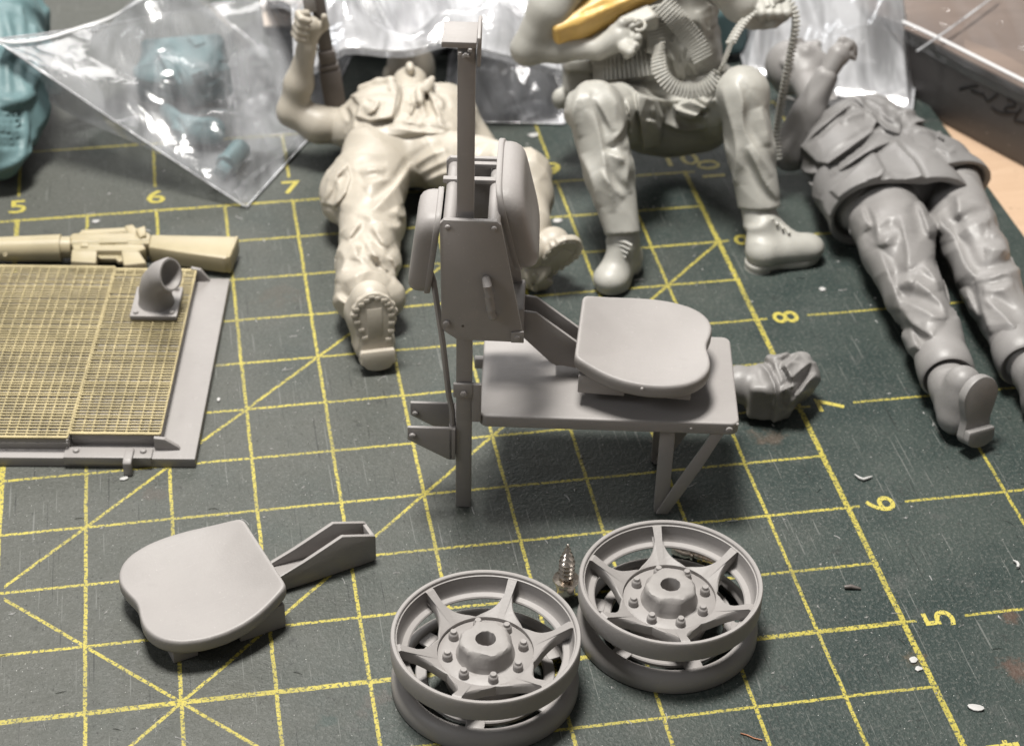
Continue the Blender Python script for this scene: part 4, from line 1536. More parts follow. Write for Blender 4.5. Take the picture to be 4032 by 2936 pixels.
s.cap(G(1430, 215, 0.60), G(1560, 205, 0.62), 0.27, 0.27, 0.08)
s.wrinkle(0.004, 22, 12)
CP = (2000, 0, 1.652)
s.pleats(CP, [(1, (510, 585), (560, 720), (600, 900), (630, 1080), (670, 1250), (690, 1385)), (-1, (400, 580), (380, 700), (370, 820)), (-1, (480, 560), (440, 640), (420, 760), (460, 900)),
              (1, (640, 560), (720, 680), (772, 800), (720, 880), (640, 950)), (-1, (480, 1010), (520, 1100), (560, 1220), (580, 1350)), (1, (700, 950), (740, 1030), (790, 1080), (770, 1180), (800, 1260)),
              (1, (620, 985), (700, 1020), (765, 1040)), (-1, (1390, 560), (1420, 700), (1470, 860), (1490, 1000), (1480, 1200)), (1, (1480, 520), (1530, 650), (1520, 800), (1560, 900), (1640, 1020), (1720, 1150)),
              (1, (1640, 700), (1680, 820), (1705, 950)), (-1, (1560, 950), (1620, 1080), (1680, 1200), (1755, 1300)), (1, (600, 1100), (660, 1200), (760, 1290)), (-1, (560, 620), (640, 760), (690, 860))], 17, 0.032)
tp_ = lambda L: [((2000 + x / 1.652) * 0.5625, y / 1.652 * 0.5625) for x, y in L]
s.patch(tp_([(830, 600), (960, 640), (1010, 760), (985, 950), (880, 975)]), 0.05, 1.5)
s.patch(tp_([(1080, 690), (1190, 650), (1290, 700), (1200, 780), (1090, 760)]), 0.06, 1.5)
s.pleats(CP, [(1, (950, 640), (962, 760), (990, 900)), (1, (1070, 700), (1180, 745), (1300, 765)), (-1, (770, 640), (800, 760), (800, 900)), (1, (1200, 600), (1290, 680), (1350, 640)), (1, (850, 620), (1000, 660), (1180, 640)), (-1, (1020, 800), (1150, 860), (1290, 830)), (1, (900, 780), (960, 800), (985, 860))], 11, 0.034)
for kk, aa in ((kL, aL_), (kR, aR_)):
    d_ = (aa - kk) / np.linalg.norm(aa - kk)
    lat = np.array([1.0, 0.0, 0.0])
    s.rbox(aa + d_ * 0.25, (0.26, 0.26, 0.25), frame(lat, d_ + np.array([0, 0.12, 0.0])), 0.01, 0.012, 'sub')
sm(s, 'trousers', PALE, pz, po)
# cuffs as flared rings are part of the trouser cut; boots below
for aa, toe, heel, sd in ((aL_, G(1352, 618, 0.085), G(1385, 585, 0.06), 0.2), (aR_, G(1788, 548, 0.10), G(1690, 575, 0.06), 1.2)):
    lo_ = np.minimum(np.minimum(aa, toe), heel) - 0.3
    hi_ = np.maximum(np.maximum(aa, toe), heel) + 0.3
    lo_[2] = -0.01
    s = Sdf(lo_, hi_, 0.0145)
    s.cap(aa + [0, 0.05, 0.06], heel + [0, 0.03, 0.07], 0.112, 0.115, 0.05, fold=(0.010, 40, 0, sd))
    s.cap(heel + [0, 0, 0.06], toe, 0.115, 0.10, 0.06, flat=((0, 0, 1), 0.85))
    s.cap(aa - [0, 0.02, 0.08], toe + 0.3 * (heel - toe) + [0, 0, 0.02], 0.10, 0.09, 0.07)
    s.ell(toe + [0, 0, 0.005], (0.115, 0.115, 0.08), None, 0.05)
    s.cut((0, 0, 0.045), (0, 0, -1))
    bt = sm(s, 'boot', PALE, pz, po)
    dd = toe - heel
    dd[2] = 0
    dn = dd / np.linalg.norm(dd)
    hb = heel - dn * 0.13
    tb_ = toe + dn * 0.10
    sole_mesh(bt, (hb[0], hb[1], 0.014), (tb_[0], tb_[1], 0.014), (0, 0, -1), 0.25, PALE, False, 0.045)
    for j in range(4):                                # lacing
        f = 0.15 + 0.17 * j
        c = (aa + [0, -0.10, 0.02]) * (1 - f) + (toe + 0.25 * (heel - toe) + [0, 0, 0.10]) * f
        lat = np.cross(dn, [0, 0, 1])
        MB().tube([tuple(c - lat * 0.055 - po), tuple(c + [0, 0, 0.012] - po), tuple(c + lat * 0.055 - po)], 0.011, 8).build('lace', PALE, bt)
# torso
s = Sdf((8.5, 9.4, 0.3), (11.2, 11.6, 2.2), 0.0115)
s.cap(G(1385, 175, 0.72), G(1540, 170, 0.72), 0.24, 0.24, 0.06)
s.cap(G(1375, 105, 1.0), G(1525, 95, 1.0), 0.25, 0.25, 0.08, fold=(0.012, 14, 2, 0.8))
s.cap(G(1365, 20, 1.28), G(1510, 10, 1.28), 0.27, 0.27, 0.08, fold=(0.012, 14, 2, 1.8))
s.cap(G(1350, -60, 1.5), G(1520, -60, 1.5), 0.28, 0.28, 0.08)
s.wrinkle(0.018, 30, 5)
for px in ([(1545, 30), (1560, 80), (1555, 130)], [(1480, 110), (1500, 150), (1520, 185)], [(1510, 110), (1530, 140), (1545, 170)], [(1495, 80), (1490, 130), (1500, 170)],
           [(1520, 120), (1505, 140), (1515, 170)]):
    s.stroke(px, 0.022, 0.03)
for px in ([(1490, 100), (1505, 140)], [(1530, 100), (1520, 130)]):
    s.stroke(px, 0.02, 0.03, 'sub')
torso_sdf = s
sm(s, 'vest', PALE, pz, po)
s = Sdf((8.9, 9.8, 1.4), (10.6, 11.6, 2.5), 0.0145)
hp = G(1432, -150, 1.78)
s.cap(G(1434, -85, 1.62), hp, 0.13, 0.12, 0.05)
s.ell(hp + [0, 0.0, 0.08], (0.19, 0.22, 0.245), None, 0.05)
s.ell(hp + [0, -0.12, -0.03], (0.13, 0.12, 0.14), None, 0.07)
s.cap(hp + [0, -0.225, 0.10], hp + [0, -0.265, 0.02], 0.022, 0.036, 0.03)
for e in (-1, 1):
    s.ell(hp + [0.075 * e, -0.215, 0.10], (0.04, 0.03, 0.022), None, 0.02, 'sub')
    s.ell(hp + [0.195 * e, 0.0, 0.06], (0.025, 0.045, 0.065), None, 0.02)
    s.cap(hp + [0.03 * e, -0.225, 0.14], hp + [0.12 * e, -0.185, 0.135], 0.02, 0.016, 0.02)
s.cap(hp + [-0.05, -0.235, -0.06], hp + [0.05, -0.235, -0.06], 0.012, 0.012, 0.012, 'sub')
sm(s, 'head', PALE, pz, po)
# hip pouch
c = G(1280, 165, 0.70)
s = Sdf(c - 0.45, c + 0.45, 0.0145)
s.rbox(c, (0.11, 0.13, 0.14), frame((1, -0.1, 0), (0, 0.4, 1)), 0.04, 0.03)
s.rbox(c + [0, -0.02, 0.09], (0.118, 0.14, 0.05), frame((1, -0.1, 0), (0, 0.4, 1)), 0.03, 0.02)
s.ell(c + [-0.13, -0.05, -0.17], (0.075, 0.075, 0.085), None, 0.03)
sm(s, 'pouch', PALE, pz, po)
# folded arm with hand on the grip
e_ = G(1168, 108, 1.12)
s = Sdf((8.2, 9.3, 0.9), (10.4, 11.4, 2.2), 0.0115)
s.cap(G(1262, -50, 1.62), G(1220, 20, 1.42), 0.17, 0.155, 0.05)
s.cap(G(1220, 20, 1.42), e_, 0.155, 0.115, 0.06)
w_ = G(1325, 108, 1.16)
s.cap(e_, e_ + 0.45 * (w_ - e_), 0.112, 0.098, 0.05)
s.cap(e_ + 0.45 * (w_ - e_), w_, 0.098, 0.072, 0.05)
h_ = G(1372, 84, 1.25)
s.cap(w_, h_, 0.078, 0.098, 0.04)
for k, (x0, y0, x1, y1, x2, y2) in enumerate(((1385, 62, 1408, 60, 1424, 66), (1390, 80, 1412, 84, 1414, 98), (1386, 95, 1406, 102, 1402, 114), (1380, 107, 1396, 116, 1388, 124))):
    s.chain([h_ + 0.2 * (G(x0, y0, 1.25) - h_), G(x0, y0, 1.29 - 0.02 * k), G(x1, y1, 1.30 - 0.02 * k), G(x2, y2, 1.24 - 0.02 * k)], [0.036, 0.036, 0.032, 0.026], 0.014)
s.chain([G(1360, 68, 1.30), G(1378, 52, 1.36), G(1400, 46, 1.36)], [0.04, 0.034, 0.026], 0.02)
sm(s, 'arm', PALE, pz, po)
# raised fist with the belt
s = Sdf((9.9, 9.6, 0.9), (11.6, 11.8, 2.1), 0.0135)
f_ = G(1698, 28, 1.34)
s.chain([G(1600, -40, 1.62), G(1640, 10, 1.46), G(1668, 36, 1.36)], [0.15, 0.125, 0.09], 0.05)
s.cap(G(1668, 36, 1.36), f_, 0.09, 0.11, 0.05)
for k in range(4):
    x = 1682 + 19 * k
    s.chain([G(x - 5, 2, 1.40), G(x + 2, 8, 1.48), G(x + 6, 30, 1.46), G(x + 2, 44 - 3 * k, 1.36)], [0.034, 0.036, 0.034, 0.028], 0.0102)
s.chain([G(1690, 55, 1.32), G(1715, 52, 1.36), G(1738, 40, 1.38)], [0.04, 0.034, 0.028], 0.02)
sm(s, 'hand', PALE, pz, po)


def smooth_path(P, n):
    P = np.array(P, float)
    for _ in range(3):
        Q = np.empty((2 * len(P) - 2, 3))
        Q[0::2] = 0.75 * P[:-1] + 0.25 * P[1:]
        Q[1::2] = 0.25 * P[:-1] + 0.75 * P[1:]
        P = np.vstack([P[:1], Q, P[-1:]])
    return resample(P, n, False)


def ammo_belt(name, P, width, rad, pitch, side, parent, oc, mat):
    """row of cartridges side by side along a path"""
    L = np.linalg.norm(np.diff(P, axis=0), axis=1).sum()
    Q = resample(P, max(3, int(L / pitch)), False)
    q = MB()
    for i in range(len(Q)):
        d = Q[min(i + 1, len(Q) - 1)] - Q[max(i - 1, 0)]
        d /= np.linalg.norm(d)
        sdv = side if not callable(side) else side(Q[i], d)
        v = np.asarray(sdv, float)
        v = v - d * (v @ d)
        v /= np.linalg.norm(v)
        a, c = Q[i] - v * width / 2 - oc, Q[i] + v * width / 2 - oc
        m_ = a + (c - a) * 0.62
        q.tube([tuple(a), tuple(a + (c - a) * 0.08), tuple(m_), tuple(a + (c - a) * 0.72), tuple(c)], [rad * 0.9, rad, rad, rad * 0.75, rad * 0.4], 7)
    q.tube([tuple(p_ - oc) for p_ in Q], rad * 0.7, 6)
    o = q.build(name, mat, parent, 0, 60)
    o['kind'] = 'stuff'
    return o


lift = np.array([-0.02, -0.09, 0.05])


def on(sdf, pts, l=lift):
    return [sdf.hit(x, y) + l * 0.6 for x, y in pts]


ammo_belt('waist_ammo_belt', smooth_path(on(torso_sdf, [(1318, 150), (1350, 148), (1400, 142), (1445, 136), (1470, 134)]), 40), 0.20, 0.0155, 0.030, (0.05, 0.55, 0.83), pz, po, PALE)
ammo_belt('chest_ammo_belt', smooth_path(on(torso_sdf, [(1468, 10), (1490, 35), (1515, 65), (1540, 95), (1556, 130)]), 40), 0.16, 0.0135, 0.0245, (1, 0.1, 0.35), pz, po, PALE)
ammo_belt('chest_ammo_belt', smooth_path(on(torso_sdf, [(1440, 20), (1450, 60), (1455, 100), (1450, 120)]), 40), 0.15, 0.0135, 0.0245, (1, 0.1, -0.45), pz, po, PALE)
loop = [G(1462, 100, 1.32), G(1456, 130, 1.26), G(1466, 172, 1.16), G(1498, 198, 1.08), G(1540, 204, 1.06), G(1578, 184, 1.12), G(1600, 150, 1.22), G(1620, 95, 1.33), G(1645, 50, 1.40), G(1680, 22, 1.46), G(1712, 6, 1.52), G(1740, -4, 1.52)]
ammo_belt('hanging_ammo_belt', smooth_path(loop[:8], 80), 0.11, 0.0135, 0.0245, (0.45, 0.3, 0.8), pz, po, PALE)
ammo_belt('hanging_ammo_belt', smooth_path(loop[7:], 60), 0.075, 0.018, 0.030, (0.8, 0.3, 0.4), pz, po, PALE)
tail = [G(1740, -4, 1.52), G(1762, 22, 1.46), G(1764, 60, 1.36), G(1752, 120, 1.16), G(1738, 190, 0.92), G(1726, 260, 0.66), G(1719, 310, 0.48), G(1722, 352, 0.34)]
ammo_belt('hanging_ammo_belt', smooth_path(tail, 90), 0.062, 0.017, 0.030, (0.8, -0.1, 0.2), pz, po, PALE)

# yellow gun stock lying across the lap, with a pale receiver
g0 = G(1275, 48, 1.34)
gs = empty('gun_stock', tuple(g0), 0, 'yellow amber resin gun stock held across the pale soldier', 'model gun')
g1 = G(1560, -78, 1.62)
Rg = frame(g1 - g0, (-0.1, -0.35, 1))
s = Sdf(np.minimum(g0, g1) - 0.4, np.maximum(g0, g1) + 0.4, 0.0145)
Lg = np.linalg.norm(g1 - g0)
mid = (g0 + g1) / 2
s.rbox(mid + Rg[:, 0] * 0.05, (Lg / 2 + 0.25, 0.085, 0.10), Rg, 0.04, 0.03)
s.rbox(g0 + Rg[:, 0] * 0.10 + Rg[:, 2] * -0.02, (0.16, 0.09, 0.125), frame(g1 - g0 + np.array([0, 0, 0.18]), (-0.1, -0.35, 1)), 0.05, 0.06)
s.stroke([(1290, 30), (1340, 8), (1400, -12)], 0.020, 0.03, 'sub')
s.stroke([(1300, 55), (1370, 25), (1450, -2), (1500, -15)], 0.014, 0.03, 'sub')
sm(s, 'stock', YELLOW, gs, np.array(g0))
rc = G(1412, 48, 1.33)
s = Sdf(rc - 0.45, rc + 0.45, 0.0145)
s.rbox(rc, (0.13, 0.07, 0.06), Rg, 0.02, 0.02)
s.rbox(rc + Rg[:, 0] * 0.10 - Rg[:, 2] * 0.10, (0.06, 0.05, 0.12), Rg, 0.03, 0.03)
sm(s, 'receiver', PALE, gs, np.array(g0))
tg = [G(1416 + 13 * math.cos(a), 56 + 12 * math.sin(a), 1.40) - g0 for a in np.linspace(-2.6, 2.2, 16)]
MB().tube([tuple(p_) for p_ in tg], 0.012, 8).build('trigger_guard', PALE, gs)

# ---------------------------------------------------------------- dark grey soldier on his back
dz, do = root('grey_soldier', 1950, 420, 'dark grey resin soldier figurine in a long jacket lying on its back at the right', 'figurine', 'unpainted soldier figurines')
s = Sdf((10.2, 6.2, -0.01), (12.4, 9.7, 0.85), 0.0102)
A_ = [G(1945, 440, 0.34), G(1985, 545, 0.33), G(2032, 660, 0.30), G(2068, 740, 0.26), G(2092, 812, 0.24)]
B_ = [G(2105, 400, 0.34), G(2140, 510, 0.33), G(2185, 610, 0.30), G(2225, 700, 0.26), G(2262, 785, 0.24)]
for P_, sd in ((A_, 0.4), (B_, 2.1)):
    rr = [0.265, 0.245, 0.195, 0.175, 0.165] if sd < 1 else [0.21, 0.22, 0.195, 0.175, 0.165]
    for i in range(4):
        s.cap(P_[i], P_[i + 1], rr[i], rr[i + 1], 0.05, fold=(0.005, 11 + 2 * i, 2, sd + i))
s.wrinkle(0.004, 22, 21)
CD = (3200, 700, 1.4365)
s.pleats(CD, [(-1, (320, 150), (345, 200), (365, 250), (370, 330), (380, 395)), (1, (380, 395), (430, 335), (495, 310)), (-1, (500, 210), (515, 290), (535, 380), (545, 450), (530, 535)),
              (1.3, (530, 540), (590, 590), (660, 640), (740, 720), (752, 800)), (1, (475, 690), (560, 720), (650, 760), (752, 812)), (-1, (510, 720), (540, 800), (600, 850), (690, 895)),
              (1, (370, 400), (400, 480), (440, 570), (475, 670), (490, 760)), (1, (540, 850), (580, 930), (600, 985)), (1, (480, 620), (520, 580), (580, 590)), (1, (270, 160), (290, 230), (330, 290)),
              (-1, (600, 130), (640, 230), (670, 340)), (1, (620, 480), (690, 560), (720, 640)), (1, (700, 200), (740, 280), (790, 320), (805, 352)), (1.2, (825, 330), (890, 260), (1000, 250)),
              (1, (790, 330), (830, 420), (860, 500), (925, 565)), (1.4, (915, 585), (1000, 570), (1100, 530), (1185, 520)), (1, (950, 690), (1020, 720), (1090, 790), (1155, 855)),
              (-1, (940, 600), (950, 700), (980, 800), (1010, 885)), (1, (970, 405), (1050, 398), (1115, 425)), (-1, (820, 90), (830, 180), (815, 235)), (1, (960, 640), (1050, 640), (1140, 600)),
              (1, (860, 620), (900, 720), (940, 800)), (1, (980, 300), (1060, 330), (1120, 390))], 24, 0.040)
cd = A_[4] - A_[3]
s.cut(A_[4] + cd * 0.02, cd)
trs = sm(s, 'trousers', MIDG, dz, do)


def cuff(c, d, r):
    d = Vector(tuple(d)).normalized()
    m_ = Matrix.Translation(tuple(np.array(c) - do)) @ Vector((0, 0, 1)).rotation_difference(d).to_matrix().to_4x4()
    return MB().lathe([(r * 0.93, -0.11), (r * 1.06, -0.10), (r * 1.10, 0.0), (r * 1.08, 0.10), (r * 0.98, 0.115), (r * 0.82, 0.09), (r * 0.5, 0.06), (0.0, 0.06)], 40, m_).build('trouser_cuff', MIDG, trs, 0, 50)


cuff(A_[4], cd, 0.165)
cuff(B_[4], B_[4] - B_[3], 0.165)
for (an, hl, to, sdx_) in ((G(2105, 855, 0.22), G(2160, 985, 0.05), G(2180, 835, 0.50), 1), (G(2290, 830, 0.22), G(2350, 950, 0.05), G(2360, 810, 0.50), 2)):
    cn = np.array([0.35, -0.92, 0.12])
    lo_ = np.minimum(np.minimum(an, hl), to) - 0.4
    hi_ = np.maximum(np.maximum(an, hl), to) + 0.4
    lo_[2] = -0.01
    s = Sdf(lo_, hi_, 0.0145)
    up_ = (to - hl) / np.linalg.norm(to - hl)
    s.cap(hl - cn * 0.175 + up_ * 0.12, to - cn * 0.17 - up_ * 0.12, 0.12, 0.115, 0.05)
    s.cap(hl - cn * 0.185 + up_ * 0.12, an, 0.125, 0.135, 0.06, fold=(0.014, 30, 0, sdx_))
    s.cap(to - cn * 0.17 - up_ * 0.22, an + [0, 0, 0.03], 0.10, 0.115, 0.07, fold=(0.010, 30, 0, sdx_))
    s.cap(an, an + 0.25 * (A_[3] - A_[4]) / np.linalg.norm(A_[3] - A_[4]), 0.13, 0.13, 0.03)
    bt = sm(s, 'boot', MIDG, dz, do)
    sole_mesh(bt, hl, to, cn, 0.285, MIDG, False, 0.06)
# jacket
s = Sdf((10.1, 8.0, 0.0), (12.6, 11.0, 1.0), 0.0102)
tw = (G(1990, 360, 0.4) - G(1870, 215, 0.4))
across = np.cross(tw / np.linalg.norm(tw), [0, 0, 1])
for (xa, ya, xb, yb, r_, sd) in ((1852, 298, 1925, 285, 0.265, 0.2), (1862, 345, 1965, 315, 0.28, 1.2), (1886, 392, 2005, 352, 0.28, 2.2), (1914, 435, 2035, 395, 0.275, 3.0)):
    s.cap(G(xa, ya, 0.36), G(xb, yb, 0.36), r_, r_, 0.09)
s.cap(G(1880, 430, 0.25), G(1850, 440, 0.22), 0.15, 0.13, 0.05)
s.cap(G(1975, 285, 0.36), G(2075, 350, 0.25), 0.16, 0.14, 0.05, fold=(0.016, 16, 2, 1.0))   # far sleeve
s.cap(G(2075, 350, 0.25), G(2125, 395, 0.18), 0.14, 0.11, 0.04, fold=(0.012, 16, 2, 2.0))
s.wrinkle(0.004, 24, 33)
CJ = (3000, 100, 1.835)
tj = lambda L: [((3000 + x / 1.835) * 0.5625, (100 + y / 1.835) * 0.5625) for x, y in L]
s.patch(tj([(268, 880), (420, 730), (640, 560), (800, 640), (835, 700), (800, 770), (640, 890), (480, 1005), (400, 1000)]), 0.05)
s.patch(tj([(640, 520), (700, 500), (830, 560), (960, 640), (1010, 720), (1000, 790), (900, 760), (820, 690), (800, 640)]), 0.025)
s.pleats(CJ, [(-1, (300, 840), (430, 730), (560, 620), (640, 560)), (1, (420, 1050), (560, 935), (760, 795), (900, 740)), (-1.3, (500, 1090), (640, 990), (800, 890), (960, 830)),
              (1, (410, 640), (560, 590), (650, 525)), (1, (830, 690), (900, 750), (1000, 795)), (1.3, (1020, 770), (1110, 740), (1230, 770), (1375, 870)), (-1, (1060, 720), (1180, 680), (1260, 740), (1340, 860)),
              (1, (700, 510), (740, 600), (850, 640)), (1, (860, 600), (920, 680), (1000, 660)), (-1, (230, 1010), (330, 1080), (400, 1060)), (1, (300, 1100), (360, 1150), (400, 1200)), (1, (1000, 640), (1080, 600), (1120, 640)),
              (1, (560, 700), (660, 640), (740, 640))], 12, 0.032)
sm(s, 'jacket', DARK, dz, do)
twn = tw / np.linalg.norm(tw)
for (c0_, c1_, rr_, h0, h1, st_, gr_) in ((G(1908, 440, 0.34), G(2010, 405, 0.35), 0.315, G(1850, 492, 0.3), G(2055, 412, 0.55), ([(1900, 445), (1945, 415), (1985, 400)], [(1925, 400), (1960, 372), (1992, 378), (2003, 398), (1980, 418), (1945, 425)], [(2030, 350), (2045, 385), (2055, 408)]), ([(1885, 450), (1930, 415), (1990, 392)],)),
                              (G(2052, 378, 0.35), G(2100, 398, 0.33), 0.27, G(2035, 372, 0.6), G(2185, 420, 0.3), ([(2060, 345), (2090, 365), (2120, 390)], [(2100, 345), (2130, 368), (2150, 392)]), ([(2085, 350), (2115, 378)],))):
    s = Sdf(np.minimum(c0_, c1_) - [0.75, 0.75, 0.45], np.maximum(c0_, c1_) + [0.75, 0.75, 0.6], 0.0102)
    s.cap(c0_ - twn * 0.15, c1_ - twn * 0.15, rr_ - 0.02, rr_ - 0.02, 0.08, fold=(0.008, 8, 2, 0.3))
    s.cap(c0_ + twn * 0.12, c1_ + twn * 0.12, rr_, rr_, 0.08, fold=(0.010, 9, 2, 1.3))
    s.cap(c0_ + twn * 0.35, c1_ + twn * 0.35, rr_, rr_, 0.08)
    if rr_ > 0.3:
        s.patch(tj([(490, 1195), (640, 1060), (800, 900), (835, 950), (885, 1040), (860, 1090), (700, 1170), (560, 1260)]), 0.022)
        s.pleats(CJ, [(1, (960, 840), (1040, 930), (1110, 990), (1190, 1165)), (-1, (500, 1090), (640, 990), (800, 890), (960, 830)), (1, (760, 1110), (860, 1090), (890, 1040)), (1, (900, 1100), (1000, 1130), (1100, 1120))], 9, 0.02)
    else:
        s.pleats(CJ, [(1, (1100, 850), (1230, 900), (1330, 1000)), (1, (1240, 880), (1330, 920), (1400, 900)), (-1, (1150, 900), (1260, 1000), (1300, 1050))], 10, 0.024)
    hn = np.cross(h1 - h0, [0.0, 0.0, 1.0])
    hn = hn / np.linalg.norm(hn)
    if hn @ twn < 0:
        hn = -hn
    s.cut((h0 + h1) / 2, hn + np.array([0, 0, -0.25]))
    s.cap(c0_ + twn * 0.22, c1_ + twn * 0.22, rr_ - 0.035, rr_ - 0.035, 0.01, 'sub')
    s.cap(c0_ + twn * 0.55, c1_ + twn * 0.55, rr_ - 0.035, rr_ - 0.035, 0.01, 'sub')
    s.cut((0, 0, 0.02), (0, 0, -1))
    sm(s, 'jacket_skirt', DARK, dz, do)
# jacket hem flap standing off the hip
MB().prism([(0, 0), (0.13, 0.11), (0.16, 0.06), (0.02, -0.16), (-0.02, -0.14)], lambda a, b_, t_: Vector(tuple(G(1880, 478, 0.33) - do + np.array([a, b_ * 0.7, b_ * 0.7 + t_]))), 0, 0.03).build('hem_flap', DARK, dz, 0.008)
# near arm, bent up towards the face
s = Sdf((10.3, 9.2, 0.0), (12.2, 11.6, 1.5), 0.0135)
ee = G(1752, 335, 0.28)
ww = G(1828, 172, 0.80)
hh = G(1856, 122, 0.94)
s.cap(G(1850, 300, 0.36), ee, 0.17, 0.145, 0.05, fold=(0.010, 12, 2, 0.0))
s.cap(ee, ee + 0.5 * (ww - ee), 0.145, 0.125, 0.05, fold=(0.010, 14, 2, 1.0))
s.cap(ee + 0.5 * (ww - ee), ww, 0.125, 0.092, 0.04, fold=(0.007, 14, 2, 2.0))
sm(s, 'sleeve', MIDG, dz, do)
s = Sdf((10.8, 9.6, 0.4), (12.4, 11.6, 1.5), 0.0125)
s.cap(ww, hh, 0.068, 0.082, 0.03)
for k, (dx, dy) in enumerate(((0, 0), (9, 3), (17, 8), (24, 15))):
    b0 = G(1852 + dx * 0.6, 108 + dy * 0.6, 0.96)
    b1 = G(1866 + dx * 0.55, 90 + dy * 0.75, 1.02 - 0.01 * k)
    b2 = G(1884 + dx * 0.3, 96 + dy * 0.8, 1.0 - 0.02 * k)
    b3 = G(1890 + dx * 0.1, 112 + dy * 0.9, 0.95 - 0.02 * k)
    s.chain([hh, b0, b1, b2, b3], [0.05, 0.032, 0.032, 0.028, 0.023], 0.0102)
s.chain([hh - [0, 0, 0.04], G(1868, 132, 0.92), G(1880, 122, 0.93), G(1892, 130, 0.90)], [0.045, 0.034, 0.028, 0.02], 0.016)
sm(s, 'hand', MIDG, dz, do)
# head, face turned up and to the right
s = Sdf((10.4, 9.8, 0.0), (12.2, 11.9, 1.2), 0.0125)
hc = G(1757, 150, 0.38)
fdir = np.array([0.60, 0.25, 0.72])
fdir /= np.linalg.norm(fdir)
upd = np.array([-0.55, 0.75, 0.2])
Rh = frame(np.cross(upd, fdir), fdir)             # columns: across, up, forward
R_ = np.stack([np.cross(upd, fdir) / np.linalg.norm(np.cross(upd, fdir)), upd / np.linalg.norm(upd), fdir], 1)
acr, upv, fwd = R_[:, 0], R_[:, 1] - fdir * (R_[:, 1] @ fdir), R_[:, 2]
upv /= np.linalg.norm(upv)
R_ = np.stack([acr, upv, fwd], 1)
s.ell(hc, (0.195, 0.24, 0.215), R_, 0.03)
s.ell(hc + fwd * 0.08 - upv * 0.13, (0.14, 0.14, 0.15), R_, 0.08)
s.cap(hc + fwd * 0.205 + upv * 0.03, hc + fwd * 0.25 - upv * 0.05, 0.022, 0.04, 0.035)            # nose
for e in (-1, 1):
    s.ell(hc + fwd * 0.205 + upv * 0.03 + acr * 0.075 * e, (0.045, 0.024, 0.03), R_, 0.025, 'sub')
    s.cap(hc + fwd * 0.21 + upv * 0.075 + acr * 0.035 * e, hc + fwd * 0.18 + upv * 0.072 + acr * 0.125 * e, 0.022, 0.018, 0.025)
    s.ell(hc + fwd * 0.185 + upv * 0.03 + acr * 0.075 * e, (0.028, 0.018, 0.022), R_, 0.0102)
    s.ell(hc - upv * 0.02 + acr * 0.195 * e - fwd * 0.02, (0.025, 0.06, 0.04), R_, 0.02)
    s.ell(hc + fwd * 0.15 - upv * 0.06 + acr * 0.11 * e, (0.06, 0.05, 0.05), R_, 0.05)
s.cap(hc + fwd * 0.23 - upv * 0.13 - acr * 0.05, hc + fwd * 0.23 - upv * 0.13 + acr * 0.05, 0.012, 0.012, 0.012, 'sub')
s.cap(hc + fwd * 0.215 - upv * 0.105 - acr * 0.04, hc + fwd * 0.215 - upv * 0.105 + acr * 0.04, 0.020, 0.020, 0.025)
s.cap(hc + fwd * 0.205 - upv * 0.155 - acr * 0.03, hc + fwd * 0.205 - upv * 0.155 + acr * 0.03, 0.022, 0.022, 0.025)
s.ell(hc + fwd * 0.18 - upv * 0.215, (0.06, 0.045, 0.05), R_, 0.04)
s.cap(hc - upv * 0.1, G(1835, 262, 0.34), 0.13, 0.14, 0.06)
s.stroke([(1712, 190), (1735, 215), (1760, 222)], 0.014, 0.02)
sm(s, 'head', MIDG, dz, do)

# ---------------------------------------------------------------- loose arm with rolled sleeve
am, ao = root('sleeved_arm_casting', 1720, 925, 'small loose grey resin arm stub with a crumpled rolled sleeve behind the table corner', 'model part')
s = Sdf((9.4, 6.5, -0.01), (10.5, 7.9, 0.6), 0.009)
c1, c2, c3 = G(1640, 850, 0.20), G(1688, 866, 0.17), G(1752, 838, 0.19)
s.cap(c1, c2, 0.12, 0.13, 0.04)
s.rbox(c2 + [0.0, -0.02, 0.0], (0.10, 0.13, 0.13), frame((1, -0.25, 0), (0, 0, 1)), 0.035, 0.03)
s.cap(G(1730, 848, 0.18), c3, 0.155, 0.145, 0.04)
s.rbox(G(1722, 856, 0.16), (0.11, 0.17, 0.15), frame((0.9, -0.35, 0), (0.1, -0.1, 1)), 0.05, 0.03)
s.cap(G(1770, 812, 0.22), G(1790, 830, 0.18), 0.10, 0.07, 0.04)
s.wrinkle(0.005, 36, 6)
CA = (2150, 1050, 1.5017)
s.patch([((2150 + x / 1.5017) * 0.5625, (1050 + y / 1.5017) * 0.5625) for x, y in ((1345, 560), (1600, 560), (1640, 700), (1330, 960), (1350, 760))], 0.02, 1.5)
s.pleats(CA, [(1.4, (1240, 560), (1310, 600), (1345, 680), (1360, 760), (1365, 840)), (-1.3, (1400, 560), (1445, 640), (1470, 725)), (1.3, (1390, 600), (1450, 560), (1500, 520)), (-1.2, (1450, 660), (1540, 580), (1570, 560)),
              (1.3, (1480, 770), (1560, 660), (1605, 630)), (1, (1400, 740), (1440, 700), (1470, 720)), (1, (1300, 540), (1380, 530), (1440, 500)), (-1, (1420, 830), (1500, 760), (1560, 720))], 11, 0.034)
s.cut((0, 0, 0.012), (0, 0, -1))
sm(s, 'sleeve', MIDG, am, ao)

